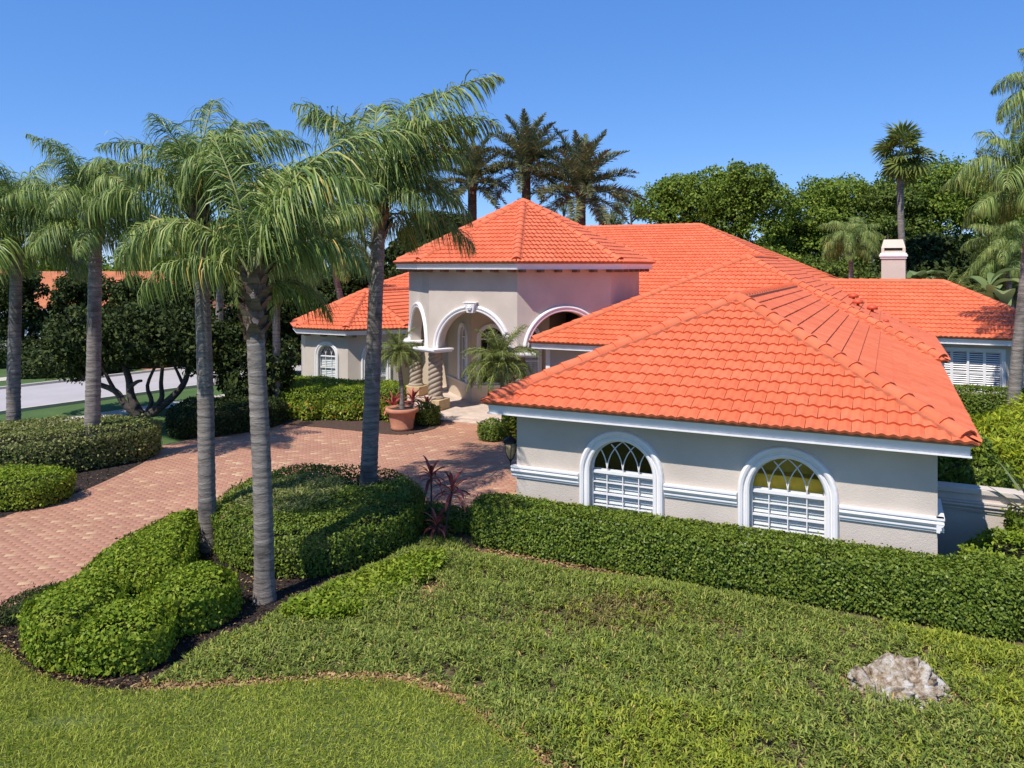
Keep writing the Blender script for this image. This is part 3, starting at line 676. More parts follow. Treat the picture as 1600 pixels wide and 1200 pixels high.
# --- second roof (B) --------------------------------------------------
BZ = 2.86; BV = 10.9; BL, BR = -4.0, 8.75
def mid_wing():
    hw = (BR - BL) / 2; ap = ((BL + BR) / 2, BV + hw, BZ + hw * TAN); be = (ap[0], 25.0, ap[2])
    r = MB().box(ap[0] - .2, ap[0] + .2, ap[1] + 1, 24, BZ, BZ + .3).build('middle_roof', 'underlay', house)
    roof_plane(r, [(BL, BV, BZ), (BR, BV, BZ), ap]); roof_plane(r, [(BR, BV, BZ), (BR, 19, BZ), (BR - hw, 19 + hw, ap[2]), ap]); roof_plane(r, [(BL, 17, BZ), (BL, BV, BZ), ap, be], False, 'tile')
    hip_caps(r, (BL, BV, BZ), ap, False); hip_caps(r, (BR, BV, BZ), ap, False); hip_caps(r, ap, be, False)
    eave([(BL, 17), (BL, BV), (BR, BV), (BR, 22)], BZ, r)
    T = facet((BL + .5, BV + .5), 0)
    MB(T).add([(0, 0, 0), (4, 0, 0), (4, 0, BZ - .2), (0, 0, BZ - .2)], [(0, 1, 2, 3)]).build('wall', 'stucco', house)
    MB(T).box(-.04, .12, -.05, .06, 0, BZ - .22).build('corner_trim', 'trim', house)
    MB().add([(BL + .5, BV + .56, 0), (BL + .5, 16, 0), (BL + .5, 16, BZ - .2), (BL + .5, BV + .56, BZ - .2)], [(0, 1, 2, 3)]).build('wall', 'stucco', house)
    MB().add([(BR - .5, BV + .5, 0), (BR - .5, 21, 0), (BR - .5, 21, BZ - .2), (BR - .5, BV + .5, BZ - .2)], [(0, 1, 2, 3)]).build('wall', 'stucco', house)
    # roof vents
    for (u, v, z) in ((6.05, 19.3, 4.12), (6.3, 16.4, 4.02), (6.75, 16.9, 3.80), (7.2, 14.5, 3.60)):
        s = 1.0 if v > 15 else .5
        MB().lathe([(.05 * s, z - .2), (.05 * s, z + .16 * s), (.19 * s, z + .14 * s), (.17 * s, z + .24 * s), (.10 * s, z + .30 * s), (.02, z + .32 * s)], 14, (u, v)).build('roof_vent', 'vent', house, True)
mid_wing()
# --- main roof (C), rear wing (D), chimney ------------------------------
def main_roof():
    z = 2.76; CV = 17.0; half = 10.4; top = z + half * TAN; rl = (-10.6, CV + half, top); rr = (-1.6, CV + half, top)
    r = MB().box(-10, -2, 27.2, 27.6, z, z + .4).build('main_roof', 'underlay', house)
    Q = (-17.8, 20.2, z + 3.2 * TAN)
    roof_plane(r, [(-16.0, CV, z), (8.8, CV, z), rr, rl, Q]); roof_plane(r, [(8.8, CV, z), (8.8, CV + 2 * half, z), rr])
    roof_plane(r, [(-17.8, 34.6, z + 3.2 * TAN), Q, rl], False, 'tile')
    roof_plane(r, [(8.8, CV + 2 * half, z), (-17.8, CV + 2 * half, z), rl, rr], False, 'tile')
    hip_caps(r, rl, rr); hip_caps(r, (8.8, CV, z), rr); hip_caps(r, (8.8, CV + 2 * half, z), rr); hip_caps(r, Q, rl)
    mb = MB(); mb.prism([(-17.3, 18), (8.2, 18), (8.2, 37.2), (-17.3, 37.2)], 0, z - .15); mb.build('main_wall', 'stucco', house)
    # D
    v0, u1, w_ = 20.2, 13.7, 4.3; zd = 2.78; t = zd + w_ * TAN
    d = MB().box(3, 9, 24.3, 24.7, zd, zd + .3).build('rear_wing_roof', 'underlay', house)
    roof_plane(d, [(4, v0, zd), (u1, v0, zd), (u1 - w_, v0 + w_, t), (4, v0 + w_, t)]); roof_plane(d, [(u1, v0, zd), (u1, v0 + 2 * w_, zd), (u1 - w_, v0 + w_, t)])
    roof_plane(d, [(u1, v0 + 2 * w_, zd), (4, v0 + 2 * w_, zd), (4, v0 + w_, t), (u1 - w_, v0 + w_, t)], False, 'tile')
    hip_caps(d, (u1, v0, zd), (u1 - w_, v0 + w_, t)); hip_caps(d, (4, v0 + w_, t), (u1 - w_, v0 + w_, t))
    eave([(8.6, v0), (u1, v0), (u1, v0 + 2 * w_)], zd, d, h=0.26)
    T = facet((8.3, v0 + .5), 0)
    wx0, wx1, wz0, wz1 = 0.62, 2.80, 0.72, 2.22
    mb = MB(T)
    for a, b, c, e in ((0, wx0, 0, zd - .2), (wx1, 5.0, 0, zd - .2), (wx0, wx1, 0, wz0), (wx0, wx1, wz1, zd - .2)): mb.add([(a, 0, c), (b, 0, c), (b, 0, e), (a, 0, e)], [(0, 1, 2, 3)])
    mb.box(wx0, wx1, .2, .24, wz0, wz1); mb.build('rear_wing_wall', 'stucco', house)
    MB().add([(u1 - .5, v0 + .5, 0), (u1 - .5, v0 + 8, 0), (u1 - .5, v0 + 8, zd - .2), (u1 - .5, v0 + .5, zd - .2)], [(0, 1, 2, 3)]).build('rear_wing_wall', 'stucco', house)
    f = MB(T)
    for a, b, c, e in ((wx0 - .13, wx0, wz0 - .13, wz1 + .13), (wx1, wx1 + .13, wz0 - .13, wz1 + .13), (wx0, wx1, wz1, wz1 + .13), (wx0, wx1, wz0 - .13, wz0)): f.box(a, b, -.05, .1, c, e)
    win = f.build('shutter_window', 'trim', house)
    n = 4; pw = (wx1 - wx0) / n; zm = 1.42
    for k in range(n):
        a = wx0 + k * pw; MB(T).box(a, a + .05, .03, .075, wz0, wz1).box(a + pw - .05, a + pw, .03, .075, wz0, wz1).box(a + .05, a + pw - .05, .03, .075, zm - .04, zm + .04).build('shutter_frame', 'trim', win)
        mb = MB(T); zz = wz0 + .05
        while zz < wz1 - .04:
            if abs(zz - zm) > .07: mb.add([(a + .05, .035, zz), (a + pw - .05, .035, zz), (a + pw - .05, .07, zz + .045), (a + .05, .07, zz + .045)], [(0, 1, 2, 3)])
            zz += .082
        o = mb.build('shutter_louvres', 'trim', win); o['kind'] = 'stuff'
    MB(T).add([(wx0, .10, wz0), (wx1, .10, wz0), (wx1, .10, wz1), (wx0, .10, wz1)], [(0, 1, 2, 3)]).build('pane', 'far_glass', win)
    MB(T).box(wx0 + 2 * pw - .035, wx0 + 2 * pw + .035, -.02, .06, wz0, wz1).build('mullion', 'trim', win)
    # chimney
    cx0, cx1, cv0, cv1 = 6.97, 7.95, 25.3, 26.1
    c = MB().box(cx0, cx1, cv0, cv1, 0, 5.95).build('chimney', 'stucco', house, bevel=.015)
    for k, (e, za, zb) in enumerate(((.05, 5.82, 5.90), (.09, 5.91, 6.0), (.05, 6.0, 6.07))): MB().box(cx0 - e, cx1 + e, cv0 - e, cv1 + e, za, zb).build('chimney_moulding', 'trim', c)
    cap = MB(); e = .02
    for a, b, p, q in ((cx0, cx0 + .12, cv0, cv1), (cx1 - .12, cx1, cv0, cv1), (cx0 + .12, cx1 - .12, cv1 - .1, cv1)): cap.box(a, b, p, q, 6.071, 6.30)
    cap.box(cx0 + .12, cx1 - .12, cv0 + .02, cv0 + .1, 6.071, 6.17)
    cap.add([(cx0, cv0, 6.30), (cx1, cv0, 6.30), (cx1, cv1, 6.30), (cx0, cv1, 6.30), (cx0 + .1, cv0 + .15, 6.68), (cx1 - .1, cv0 + .15, 6.68), (cx1 - .1, cv1 - .15, 6.68), (cx0 + .1, cv1 - .15, 6.68)],
            [(3, 2, 1, 0), (4, 5, 6, 7), (0, 1, 5, 4), (1, 2, 6, 5), (2, 3, 7, 6), (3, 0, 4, 7)])
    cap.build('chimney_cap', 'plinth' if False else 'soffit', c)
main_roof()
# --- left bay (E) ---------------------------------------------------------
def octagon(c, a, rot=0.0):
    r = a / math.cos(PI / 8); return [(c[0] + r * math.cos(-PI / 2 - PI / 8 + k * PI / 4 + rot), c[1] + r * math.sin(-PI / 2 - PI / 8 + k * PI / 4 + rot)) for k in range(8)]
def left_bay():
    c = (-15.07, 16.5); a = 3.3; z = 2.74; pk = (c[0], c[1], z + a * 0.47); pe = (c[0], 20.6, pk[2])
    O = octagon(c, a); I = octagon(c, a - .45)
    r = MB().box(c[0] - .2, c[0] + .2, 17, 20, z, z + .3).build('bay_roof', 'underlay', house)
    for k in (7, 0, 1): roof_plane(r, [(*O[k], z), (*O[(k + 1) % 8], z), pk])
    roof_plane(r, [(*O[2], z), (O[2][0], 18.5, z), pe, pk]); roof_plane(r, [(O[7][0], 22, z), (*O[7], z), pk, (c[0], 22, pk[2])], False, 'tile')
    for k in (7, 0, 1, 2): hip_caps(r, (*O[k], z), pk)
    hip_caps(r, pk, pe)
    eave([(O[7][0], 21), O[7], O[0], O[1], O[2], (O[2][0], 17.5)], z, r, ins=.45, brackets=.75)
    for k in (7, 0, 1):
        p, q = I[k], I[(k + 1) % 8]; ang = math.atan2(q[1] - p[1], q[0] - p[0]); L = math.dist(p, q); T = facet(p, ang)
        if k == 7: MB(T).add([(0, 0, 0), (L, 0, 0), (L, 0, z - .2), (0, 0, z - .2)], [(0, 1, 2, 3)]).build('bay_wall', 'stucco', house); continue
        cx, hw = (L * .52, .48); sp = 1.52
        wall_openings(T, 0, L, 0, z - .2, [(cx, hw, .35, sp)], 'stucco', house, 'bay_wall', .12)
        arch_window(T, cx, hw, .35, sp, 3, [(1.50, .025), (1.0, .02), (.62, .012)], True, True, .85)
    MB().add([(I[2][0], I[2][1], 0), (I[2][0], 19, 0), (I[2][0], 19, z - .2), (I[2][0], I[2][1], z - .2)], [(0, 1, 2, 3)]).build('bay_wall', 'stucco', house)
    MB().box(I[2][0] - .02, -8.8, 16.1, 16.25, 0, z + .4).build('link_wall', 'stucco_tan', house)
left_bay()
# --- entrance tower -----------------------------------------------------------
TS = 3.64; TCn = (-6.32, 15.434); TAP = TS * 1.2071
def tower():
    a = TAP; O = octagon(TCn, a); ez = 5.62; E = octagon(TCn, a + .56); ap = (TCn[0], TCn[1], 8.17)
    r = MB().lathe([(.2, ez), (.2, ez + .5)], 8, TCn).build('tower_roof', 'underlay', house)
    for k in range(8):
        p, q = E[k], E[(k + 1) % 8]; roof_plane(r, [(*p, ez), (*q, ez), ap], k in (0, 1, 2, 7, 6)); hip_caps(r, (*p, ez), ap)
    eave(E, ez, r, ins=.56, h=.25, brackets=.62, closed=True)
    hw = 1.40; spr = 2.45; top = ez - .22
    for k in range(8):
        p, q = O[k], O[(k + 1) % 8]; ang = math.atan2(q[1] - p[1], q[0] - p[0]); T = facet(p, ang)
        if k in (0, 1, 7):
            wall_openings(T, 0, TS, 2.45, top, [(TS / 2, hw, 2.45, spr)], 'stucco', house, 'tower_wall', .42, 28)
            # plain underside and back of the arch
            mb = MB(T)
            for x0, x1 in ((0.0, TS / 2 - hw), (TS / 2 + hw, TS)): mb.add([(x0, 0, 2.45), (x1, 0, 2.45), (x1, .42, 2.45), (x0, .42, 2.45)], [(3, 2, 1, 0)])
            mb.build('arch_underside', 'stucco', house)
            cs = casing(T, TS / 2, hw, spr, spr, house, 1.05, 'arch_moulding', 32, False)
            if k == 0:
                kb = MB(T); zt = spr + hw
                kb.add([(TS / 2 - .13, -.16, zt - .06), (TS / 2 + .13, -.16, zt - .06), (TS / 2 + .22, -.20, zt + .30), (TS / 2 - .22, -.20, zt + .30), (TS / 2 - .13, .1, zt - .06), (TS / 2 + .13, .1, zt - .06), (TS / 2 + .22, .02, zt + .30), (TS / 2 - .22, .02, zt + .30)],
                       [(0, 1, 2, 3), (1, 5, 6, 2), (4, 0, 3, 7), (3, 2, 6, 7), (0, 4, 5, 1)])
                kb.box(TS / 2 - .27, TS / 2 + .27, -.22, .02, zt + .30, zt + .335)
                ks = kb.build('keystone', 'trim', house, bevel=.012)
                ro = MB(T @ Matrix.Translation((TS / 2, -.185, zt + .13)) @ Matrix.Rotation(PI / 2, 4, 'X'))
                for t in range(6): ro.lathe([(.042, 0), (.038, .03), (.015, .045)], 8, (.06 * math.cos(t * PI / 3), .06 * math.sin(t * PI / 3)))
                ro.lathe([(.045, 0), (.04, .05), (.01, .06)], 10); ro.build('rosette', 'trim', ks, True)
        else:
            z0 = 0 if k in (3, 4, 5) else 2.4
            MB(T).add([(0, 0, z0), (TS, 0, z0), (TS, 0, top), (0, 0, top)], [(0, 1, 2, 3)]).build('tower_wall', 'stucco', house)
    # porch ceiling and floor
    MB().prism(octagon(TCn, a - .05), 4.25, 4.3).build('porch_ceiling', 'stucco', house)
    fl = MB().prism([(-9.0, 10.35), (-3.4, 10.35), (-3.4, 17), (-10.8, 17), (-10.8, 13.2), (-9.0, 11.4)], -.02, .13).build('porch_floor', 'travertine', house, bevel=.02)
    MB().box(-8.2, -3.45, 10.05, 10.345, -.02, .05).build('porch_step', 'travertine', house, bevel=.015)
    # twisted columns with impost slabs and plinths
    for k in (0, 1, 7):
        p = O[k]; d = Vector((TCn[0] - p[0], TCn[1] - p[1])).normalized(); c = (p[0] + d.x * .30, p[1] + d.y * .30)
        rz = math.atan2(-d.y, -d.x)
        b = MB(Matrix.Translation((c[0], c[1], 0)) @ Matrix.Rotation(0, 4, 'Z')).box(-.40, .40, -.40, .40, -.01, .52).build('plinth', 'plinth', house, bevel=.02)
        nz, nn = 120, 40; vs = []; z0, z1 = .62, 2.18
        for i in range(nz + 1):
            z = z0 + (z1 - z0) * i / nz
            for j in range(nn):
                t = 2 * PI * j / nn; tw = t - (z - z0) * 8.4; rr = .275 * (.80 + .20 * abs(math.cos(tw * 2)) ** .6); vs.append((c[0] + rr * math.cos(t), c[1] + rr * math.sin(t), z))
        fs = [(i * nn + j, i * nn + (j + 1) % nn, (i + 1) * nn + (j + 1) % nn, (i + 1) * nn + j) for i in range(nz) for j in range(nn)]
        col = MB().add(vs, fs).build('twisted_column', 'column', house, True)
        MB().lathe([(.33, .521), (.33, .56), (.30, .60), (.27, .63)], 24, c).build('column_base', 'column', col, True)
        MB().lathe([(.25, 2.15), (.27, 2.20), (.25, 2.22), (.31, 2.27), (.33, 2.30)], 24, c).build('column_capital', 'column', col, True)
        T = Matrix.Translation((p[0], p[1], 0)) @ Matrix.Rotation(rz + PI / 2, 4, 'Z')
        w_ = .62
        MB(T).box(-w_, w_, -.22, .62, 2.301, 2.36).box(-w_ - .05, w_ + .05, -.27, .66, 2.361, 2.44).build('impost', 'trim', house, bevel=.012)
    # inner bay with windows behind the arch
    B0, B1, B2 = (-9.7, 15.1), (-7.4, 13.0), (-4.7, 14.4)
    for (p, q), wins in (((B0, B1), [(2.05, .42)]), ((B1, B2), [(0.78, .45), (2.2, .42)])):
        ang = math.atan2(q[1] - p[1], q[0] - p[0]); L = math.dist(p, q); T = facet(p, ang)
        wall_openings(T, 0, L, 0, 4.25, [(x, h, .85, 2.65) for x, h in wins], 'stucco_tan', house, 'inner_wall', .12)
        MB(T).box(0, L, -.05, .02, .74, .82).build('inner_sill', 'soffit', house)
        for x, h in wins: arch_window(T, x, h, .85, 2.65, 3, [(2.62, .03), (1.75, .022)], True, x > 1.9 or L > 3.5 and x > 2, .7)
    MB().add([(B2[0], B2[1], 0), (B2[0] + .05, 18, 0), (B2[0] + .05, 18, 4.25), (B2[0], B2[1], 4.25)], [(0, 1, 2, 3)]).build('inner_wall', 'stucco_tan', house)
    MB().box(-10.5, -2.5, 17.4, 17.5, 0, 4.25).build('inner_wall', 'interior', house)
    dr = MB().box(-4.6, -3.3, 15.9, 16.0, .13, 3.5).build('entrance_door', 'door', house)
    MB().box(-4.66, -3.24, 15.84, 15.89, 2.42, 2.55).build('door_transom', 'soffit', dr)
    for x in (-4.5, -3.9): MB().box(x, x + .5, 15.86, 15.9, .4, 2.2).build('door_panel', 'door', dr, bevel=.02)
tower()
flush_tiles(); flush_caps()
print('tiles', len(ALL_TILES), 'caps', len(CAP_REST))

# lantern on the garage corner
def lantern():
    x, y = uvw(0.30, 0.62); o = empty('wall_lantern', (x, y, 1.42), -ANG, 'black wall lantern with seeded glass on the corner of the garage wing', 'lantern')
    MB().lathe([(.004, .66), (.012, .60), (.03, .58), (.06, .56), (.15, .50), (.16, .46), (.15, .45)], 12).build('cap', 'dark_metal', o, True)
    MB().lathe([(.135, .448), (.132, .38), (.11, .26), (.07, .16), (.03, .10)], 12).build('glass_body', 'amber', o, True)
    mb = MB()
    for k in range(6):
        t = k * PI / 3; mb.tube([(r * math.cos(t), r * math.sin(t), z) for r, z in ((.14, .45), (.137, .38), (.115, .26), (.075, .16), (.03, .09))], [.007] * 5, 5)
    mb.lathe([(.035, .11), (.03, .07), (.01, .04)], 10); mb.build('cage', 'dark_metal', o)
    pts = [(0, 0, .05), (0, 0, -.02), (.03, 0, -.07), (.08, 0, -.09), (.14, 0, -.06), (.20, 0, -.05)]
    MB().tube(pts, [.012, .014, .014, .013, .012, .012], 6).box(.17, .20, -.05, .05, -.12, .14).build('scroll_bracket', 'dark_metal', o)
lantern()
x, y = uvw(5.85, 1.40)
cr = empty('storage_box', (x, y, .05), -ANG, 'yellow wooden boxes seen through the right arched garage window', 'box')
MB().box(-.75, .25, -.3, .4, 0, 2.35).build('tall_box', 'yellow_wood', cr, bevel=.01); MB().box(-1.0, .5, -.62, -.32, 0, 1.72).build('low_box', 'yellow_wood', cr, bevel=.01)

# ------------------------------------------------------------------ VEGETATION
def height_at(P, poly, h, r, lump, seed):
    d, nx = edge_dist(P, poly); t = np.clip(d / r, 0, 1)
    return h * np.sqrt(1 - (1 - t) ** 2 * 0.92) * (1 + lump * wob(P[:, :2], 3.2, seed)), d, nx
def hedge(name, poly, h, mat, label, cat, group=None, r=0.25, leaf=(0.065, 0.036), dens=1100, lump=0.05, seed=1, z0=0.0, core_in=0.10, up=0.55, hfun=None):
    """clipped hedge or shrub mass over a plan outline: solid core in a dark twig-and-shade colour and a coat of separate leaves"""
    poly = [tuple(p) for p in poly]; c = np.mean(poly, 0)
    root = empty(name, (c[0], c[1], z0), 0, label, cat, group); c3 = np.array([c[0], c[1], 0])
    A = poly_area(poly); pa = np.array(poly); per = np.linalg.norm(np.roll(pa, -1, 0) - pa, axis=1); Lp = per.sum()
    # top leaves
    n1 = int(A * dens); P = sample_poly(poly, n1); z, d, nx = height_at(P, poly, h, r, lump, seed)
    if hfun is not None: z = z * hfun(P)
    Pt = np.column_stack([P, z - np.abs(RNG.normal(0, .035, len(P)))]); f = np.clip(1 - d / r, 0, 1)[:, None]
    Nt = unit(np.column_stack([-nx * f * 1.1, np.ones(len(P))]))
    # sides
    n2 = int(Lp * h * dens * 0.95); cum = np.concatenate([[0], np.cumsum(per)]); t = RNG.uniform(0, Lp, n2); k = np.clip(np.searchsorted(cum, t) - 1, 0, len(pa) - 1)
    a = pa[k]; b = np.roll(pa, -1, 0)[k]; q = a + (b - a) * ((t - cum[k]) / per[k])[:, None]; e = unit(b - a); nr = np.column_stack([e[:, 1], -e[:, 0]])
    sgn = np.sign(np.sum(pa[:, 0] * np.roll(pa[:, 1], -1) - pa[:, 1] * np.roll(pa[:, 0], -1))); nr = nr * sgn
    zz = RNG.uniform(0.03, 1.0 - min(.2, r * .6), n2) ** 0.9 * h; ins = np.abs(RNG.normal(0.02, .045, n2)) - 0.03 - 0.05 * wob(np.column_stack([q, zz]), 4.0, seed + 9)
    tuck = 0.10 * np.clip(0.25 - zz / h, 0, 1) * 4 * .5
    Ps = np.column_stack([q - nr * (ins + tuck)[:, None], zz]); Ns = np.column_stack([nr, np.full(n2, .25)])
    Pa = np.concatenate([Pt, Ps]); Na = unit(np.concatenate([Nt, Ns]) + RNG.normal(0, .45, (n1 + n2, 3)) * 1.0)
    st = RNG.uniform(size=len(Pa)) < .03; Pa[st] += unit(np.concatenate([Nt, Ns])[st]) * RNG.uniform(.02, .09, (int(st.sum()), 1))
    Pa += unit(np.concatenate([Nt, Ns])) * (.022 * wob(Pa, 11, seed + 2))[:, None]
    D = unit(rdir(len(Pa)) + np.array([0, 0, up])); D = unit(D - Na * (D * Na).sum(1, keepdims=True) * 0.8)
    s = RNG.uniform(.7, 1.25, len(Pa)); V, F = leaf_quads(Pa - c3, D, Na, leaf[0] * s, leaf[1] * s)
    link('foliage', np_mesh('foliage', V, F, mat), None, root)
    # core
    pc = np.array(poly); d2 = unit(np.array([c[0], c[1]]) - pc)
    e1 = unit(np.roll(pc, -1, 0) - pc); e0 = unit(pc - np.roll(pc, 1, 0)); nn = unit(np.column_stack([-(e1 + e0)[:, 1], (e1 + e0)[:, 0]])) * sgn
    inn = pc + nn * core_in; hc = h * 0.74
    if hfun is not None: hc = h * 0.74 * float(np.min(hfun(pc)))
    MB().prism([(x - c[0], y - c[1]) for x, y in (inn if sgn > 0 else inn[::-1])], 0.0, max(.05, hc - .06)).build('twig_shade_core', 'twig_shade', root)
    return root
def ell(cx, cy, rx, ry, n=20, rot=0.0, wobble=0.06, seed=0):
    rr = random.Random(seed); ph = [rr.uniform(0, 6.28) for _ in range(3)]
    out = []
    for k in range(n):
        t = 2 * PI * k / n; m = 1 + wobble * (math.sin(2 * t + ph[0]) + .6 * math.sin(3 * t + ph[1]) + .4 * math.sin(5 * t + ph[2])); x, y = rx * m * math.cos(t), ry * m * math.sin(t)
        out.append((cx + x * math.cos(rot) - y * math.sin(rot), cy + x * math.sin(rot) + y * math.cos(rot)))
    return out
def uvp(pts): return [uvw(*p) for p in pts]

# lawn -------------------------------------------------------------
LAWN_EDGE = smooth_poly(gp([(-160, 905), (-60, 955), (0, 1012), (42, 1048), (100, 1070), (180, 1082), (300, 1080), (420, 1072), (530, 1064), (620, 1070), (680, 1087), (730, 1112), (785, 1150), (850, 1200), (930, 1290)]), 5, False)
LAWN = LAWN_EDGE + [(1.2, 5.2), (-9.5, 5.2), (-13, 9.5)]
COVER_TOP = [(-0.2, 13.6), (-1.2, 15.0), (-2.0, 14.9), (-2.4, 14.0), (-3.1, 13.4), (-3.5, 12.4), (-4.5, 11.5), (-5.0, 10.6)]
COVER = [p for p in smooth_poly([(-4.7, 10.15), (-3.6, 10.25), (-2.2, 10.45), (-1.35, 10.35), (-0.8, 10.0), (-0.35, 9.45), (0.05, 8.9), (0.55, 8.2), (1.4, 7.2)], 4, False)] + [(9.5, 7.0), (9.6, 10.3)] + uvp([(9.3, -.55), (6, -.50), (3.6, -.52), (2.6, -.75), (0.3, -.80)]) + [(-0.75, 15.0), (-1.3, 15.9), (-2.0, 15.6), (-2.3, 14.4), (-2.9, 13.7), (-3.5, 12.9), (-3.9, 12.0), (-4.4, 11.3)]
def ground_layers():
    # bed: one soil sheet under hedges, shrubs and ground cover
    bed = LAWN_EDGE + [(1.2, 5.2), (14, 5.2), (14, 14.5)] + uvp([(9.5, 2.0), (8.0, .52), (0.4, .52)]) + [(-0.5, 16.2), (-2.0, 16.4), (-2.2, 18.0), (-2.7, 18.9), (-3.5, 19.5), (-4.7, 19.2), (-5.9, 17.7), (-6.5, 16.1), (-7.15, 14.5), (-7.2, 12.8), (-7.7, 12.1)] + gp([(25, 958), (-20, 985), (-160, 1060)])
    sheet('planting_bed', bed, 0.012, 'bed_soil')
    mul = smooth_poly([(-8.6, 11.4), (-7.7, 12.1), (-7.25, 12.9), (-7.0, 14.6), (-6.4, 16.0), (-5.6, 15.9), (-3.6, 13.9), (-2.6, 13.7), (-3.3, 12.8), (-4.4, 11.3), (-4.9, 10.25), (-5.8, 10.12), (-6.6, 10.3), (-7.2, 10.9), (-7.9, 11.2)], 4)
    sheet('mulch_bed', mul, 0.018, 'mulch')
    ed = np.array(LAWN_EDGE); e = unit(np.gradient(ed, axis=0)); nr = np.column_stack([-e[:, 1], e[:, 0]])
    kR = ed[:, 0] > -4.9; kL = ed[:, 0] < -4.7
    for kq, mt in ((kR, 'edge_soil'), (kL, 'mulch')):
        sheet('bed_edge', [tuple(p) for p in (ed - nr * .05)[kq]] + [tuple(p) for p in (ed + nr * (.22 if mt == 'edge_soil' else .3))[kq][::-1]], 0.024 if mt == 'edge_soil' else .0215, mt)
    lawn = sheet('lawn', LAWN, 0.030, 'lawn_soil')
    # chips and litter
    P = np.concatenate([sample_poly(mul, 9000), ed[ed[:, 0] < -4.7][RNG.integers(0, int((ed[:, 0] < -4.7).sum()), 1500)] + RNG.normal(0, .12, (1500, 2)) + [.0, .15]]); n = len(P); V, F = leaf_quads(np.column_stack([P, RNG.uniform(.02, .05, n)]), rdir(n) * [1, 1, .3], unit(rdir(n) + [0, 0, 1.2]), RNG.uniform(.03, .08, n), RNG.uniform(.012, .03, n))
    tag(link('mulch_chips', np_mesh('mulch_chips', V, F, 'chip')), 'dark shredded bark mulch under the island palms', 'mulch', kind='stuff')
    t = RNG.uniform(0, len(ed) - 1.01, 5200); k = t.astype(int); q = ed[k] + (ed[k + 1] - ed[k]) * (t - k)[:, None] + nr[k] * RNG.normal(.10, .08, 5200)[:, None]
    q = q[(q[:, 0] > -4.9) | (RNG.uniform(size=len(q)) < .10)]
    P2 = np.concatenate([q, sample_poly(ell(-1.35, 13.0, .32, .42, 14), 500), sample_poly(uvp([(-.2, -.75), (4.6, -.8), (4.6, -.45), (-.2, -.4)]), 1500), sample_poly(ell(-3.4, 17.8, 1.0, .8, 14), 700), sample_poly(ell(5.0, 10.05, .85, .62, 14), 900), sample_poly(ell(-4.6, 13.9, 1.2, .5, 14), 260)])
    n = len(P2); V, F = leaf_quads(np.column_stack([P2, RNG.uniform(.028, .06, n)]), rdir(n) * [1, 1, .35], unit(rdir(n) + [0, 0, 1.2]), RNG.uniform(.03, .09, n), RNG.uniform(.015, .035, n))
    tag(link('leaf_litter', np_mesh('leaf_litter', V, F, 'litter')), 'dry tan leaf litter along the bed edge and around the rock', 'leaf litter', kind='stuff')
    # grass blades
    n = 138000; P = sample_poly([p for p in LAWN if True], int(n * 1.6)); px = 800 + FPX * P[:, 0] / P[:, 1]; py = HOR + CAM_H * FPX / P[:, 1]
    P = P[(px > -60) & (py < 1260)][:n]; n = len(P)
    bare = np.exp(-(((P[:, 0] + 5.3) / .55) ** 2 + ((P[:, 1] - 9.35) / .16) ** 2)); P = P[RNG.uniform(0, 1, n) > bare * .85]; n = len(P)
    D = unit(RNG.normal(0, .5, (n, 3)) * [1, 1, 0] + [0, 0, .75] + np.column_stack([.35 * wob(P, 5, 3), .35 * wob(P, 5, 4), np.zeros(n)]))
    V, F = blade_tris(np.column_stack([P, np.full(n, .028)]), D, rdir(n), RNG.uniform(.05, .095, n) * (1 + .25 * wob(P, 2.3, 5)), RNG.uniform(.006, .011, n))
    tag(link('lawn_grass', np_mesh('lawn_grass', V, F, 'grass')), 'short mown green lawn grass at the lower left', 'grass', kind='stuff')
    # ground cover
    nc = 15500; C = sample_poly(COVER, nc); d, _ = edge_dist(C, COVER)
    gap = np.exp(-(((C[:, 0] + 1.35) / .34) ** 2 + ((C[:, 1] - 13.05) / .4) ** 2)) + np.exp(-(((C[:, 0] - 5.02) / .66) ** 2 + ((C[:, 1] - 10.05) / .46) ** 2)) + .8 * np.exp(-(((C[:, 0] - 3.3) / .25) ** 2 + ((C[:, 1] - 11.5) / .3) ** 2))
    gap += .35 * np.clip(wob(C, 2.2, 31) - .35, 0, 1) * 2
    k = RNG.uniform(0, 1, nc) > gap * 1.1; C = C[k]; d = d[k]
    hh = (.04 + .10 * np.clip(d / .4, 0, 1)) * np.clip(1 + .5 * wob(C, 1.7, 11) + .5 * wob(C, 5, 12), .2, 2)
    yel = (np.clip((9.9 - C[:, 1]) / 1.4, 0, 1) * np.clip((C[:, 0] - .2) / 1.5, 0, 1) * (1 - .6 * np.clip((C[:, 0] - 2.2) / 1, 0, 1)) + .9 * np.clip((C[:, 0] - 5.3) / .9, 0, 1)) + .35 * wob(C, 1.3, 41)
    dry = np.exp(-(((C[:, 0] - 1.6) / 1.9) ** 2 + ((C[:, 1] - 12.2) / .9) ** 2)) + .30 * wob(C, 1.6, 42)
    kind = np.where(yel + RNG.normal(0, .28, len(C)) > .50, 1, np.where(dry + RNG.normal(0, .12, len(C)) > .55, 2, 0))
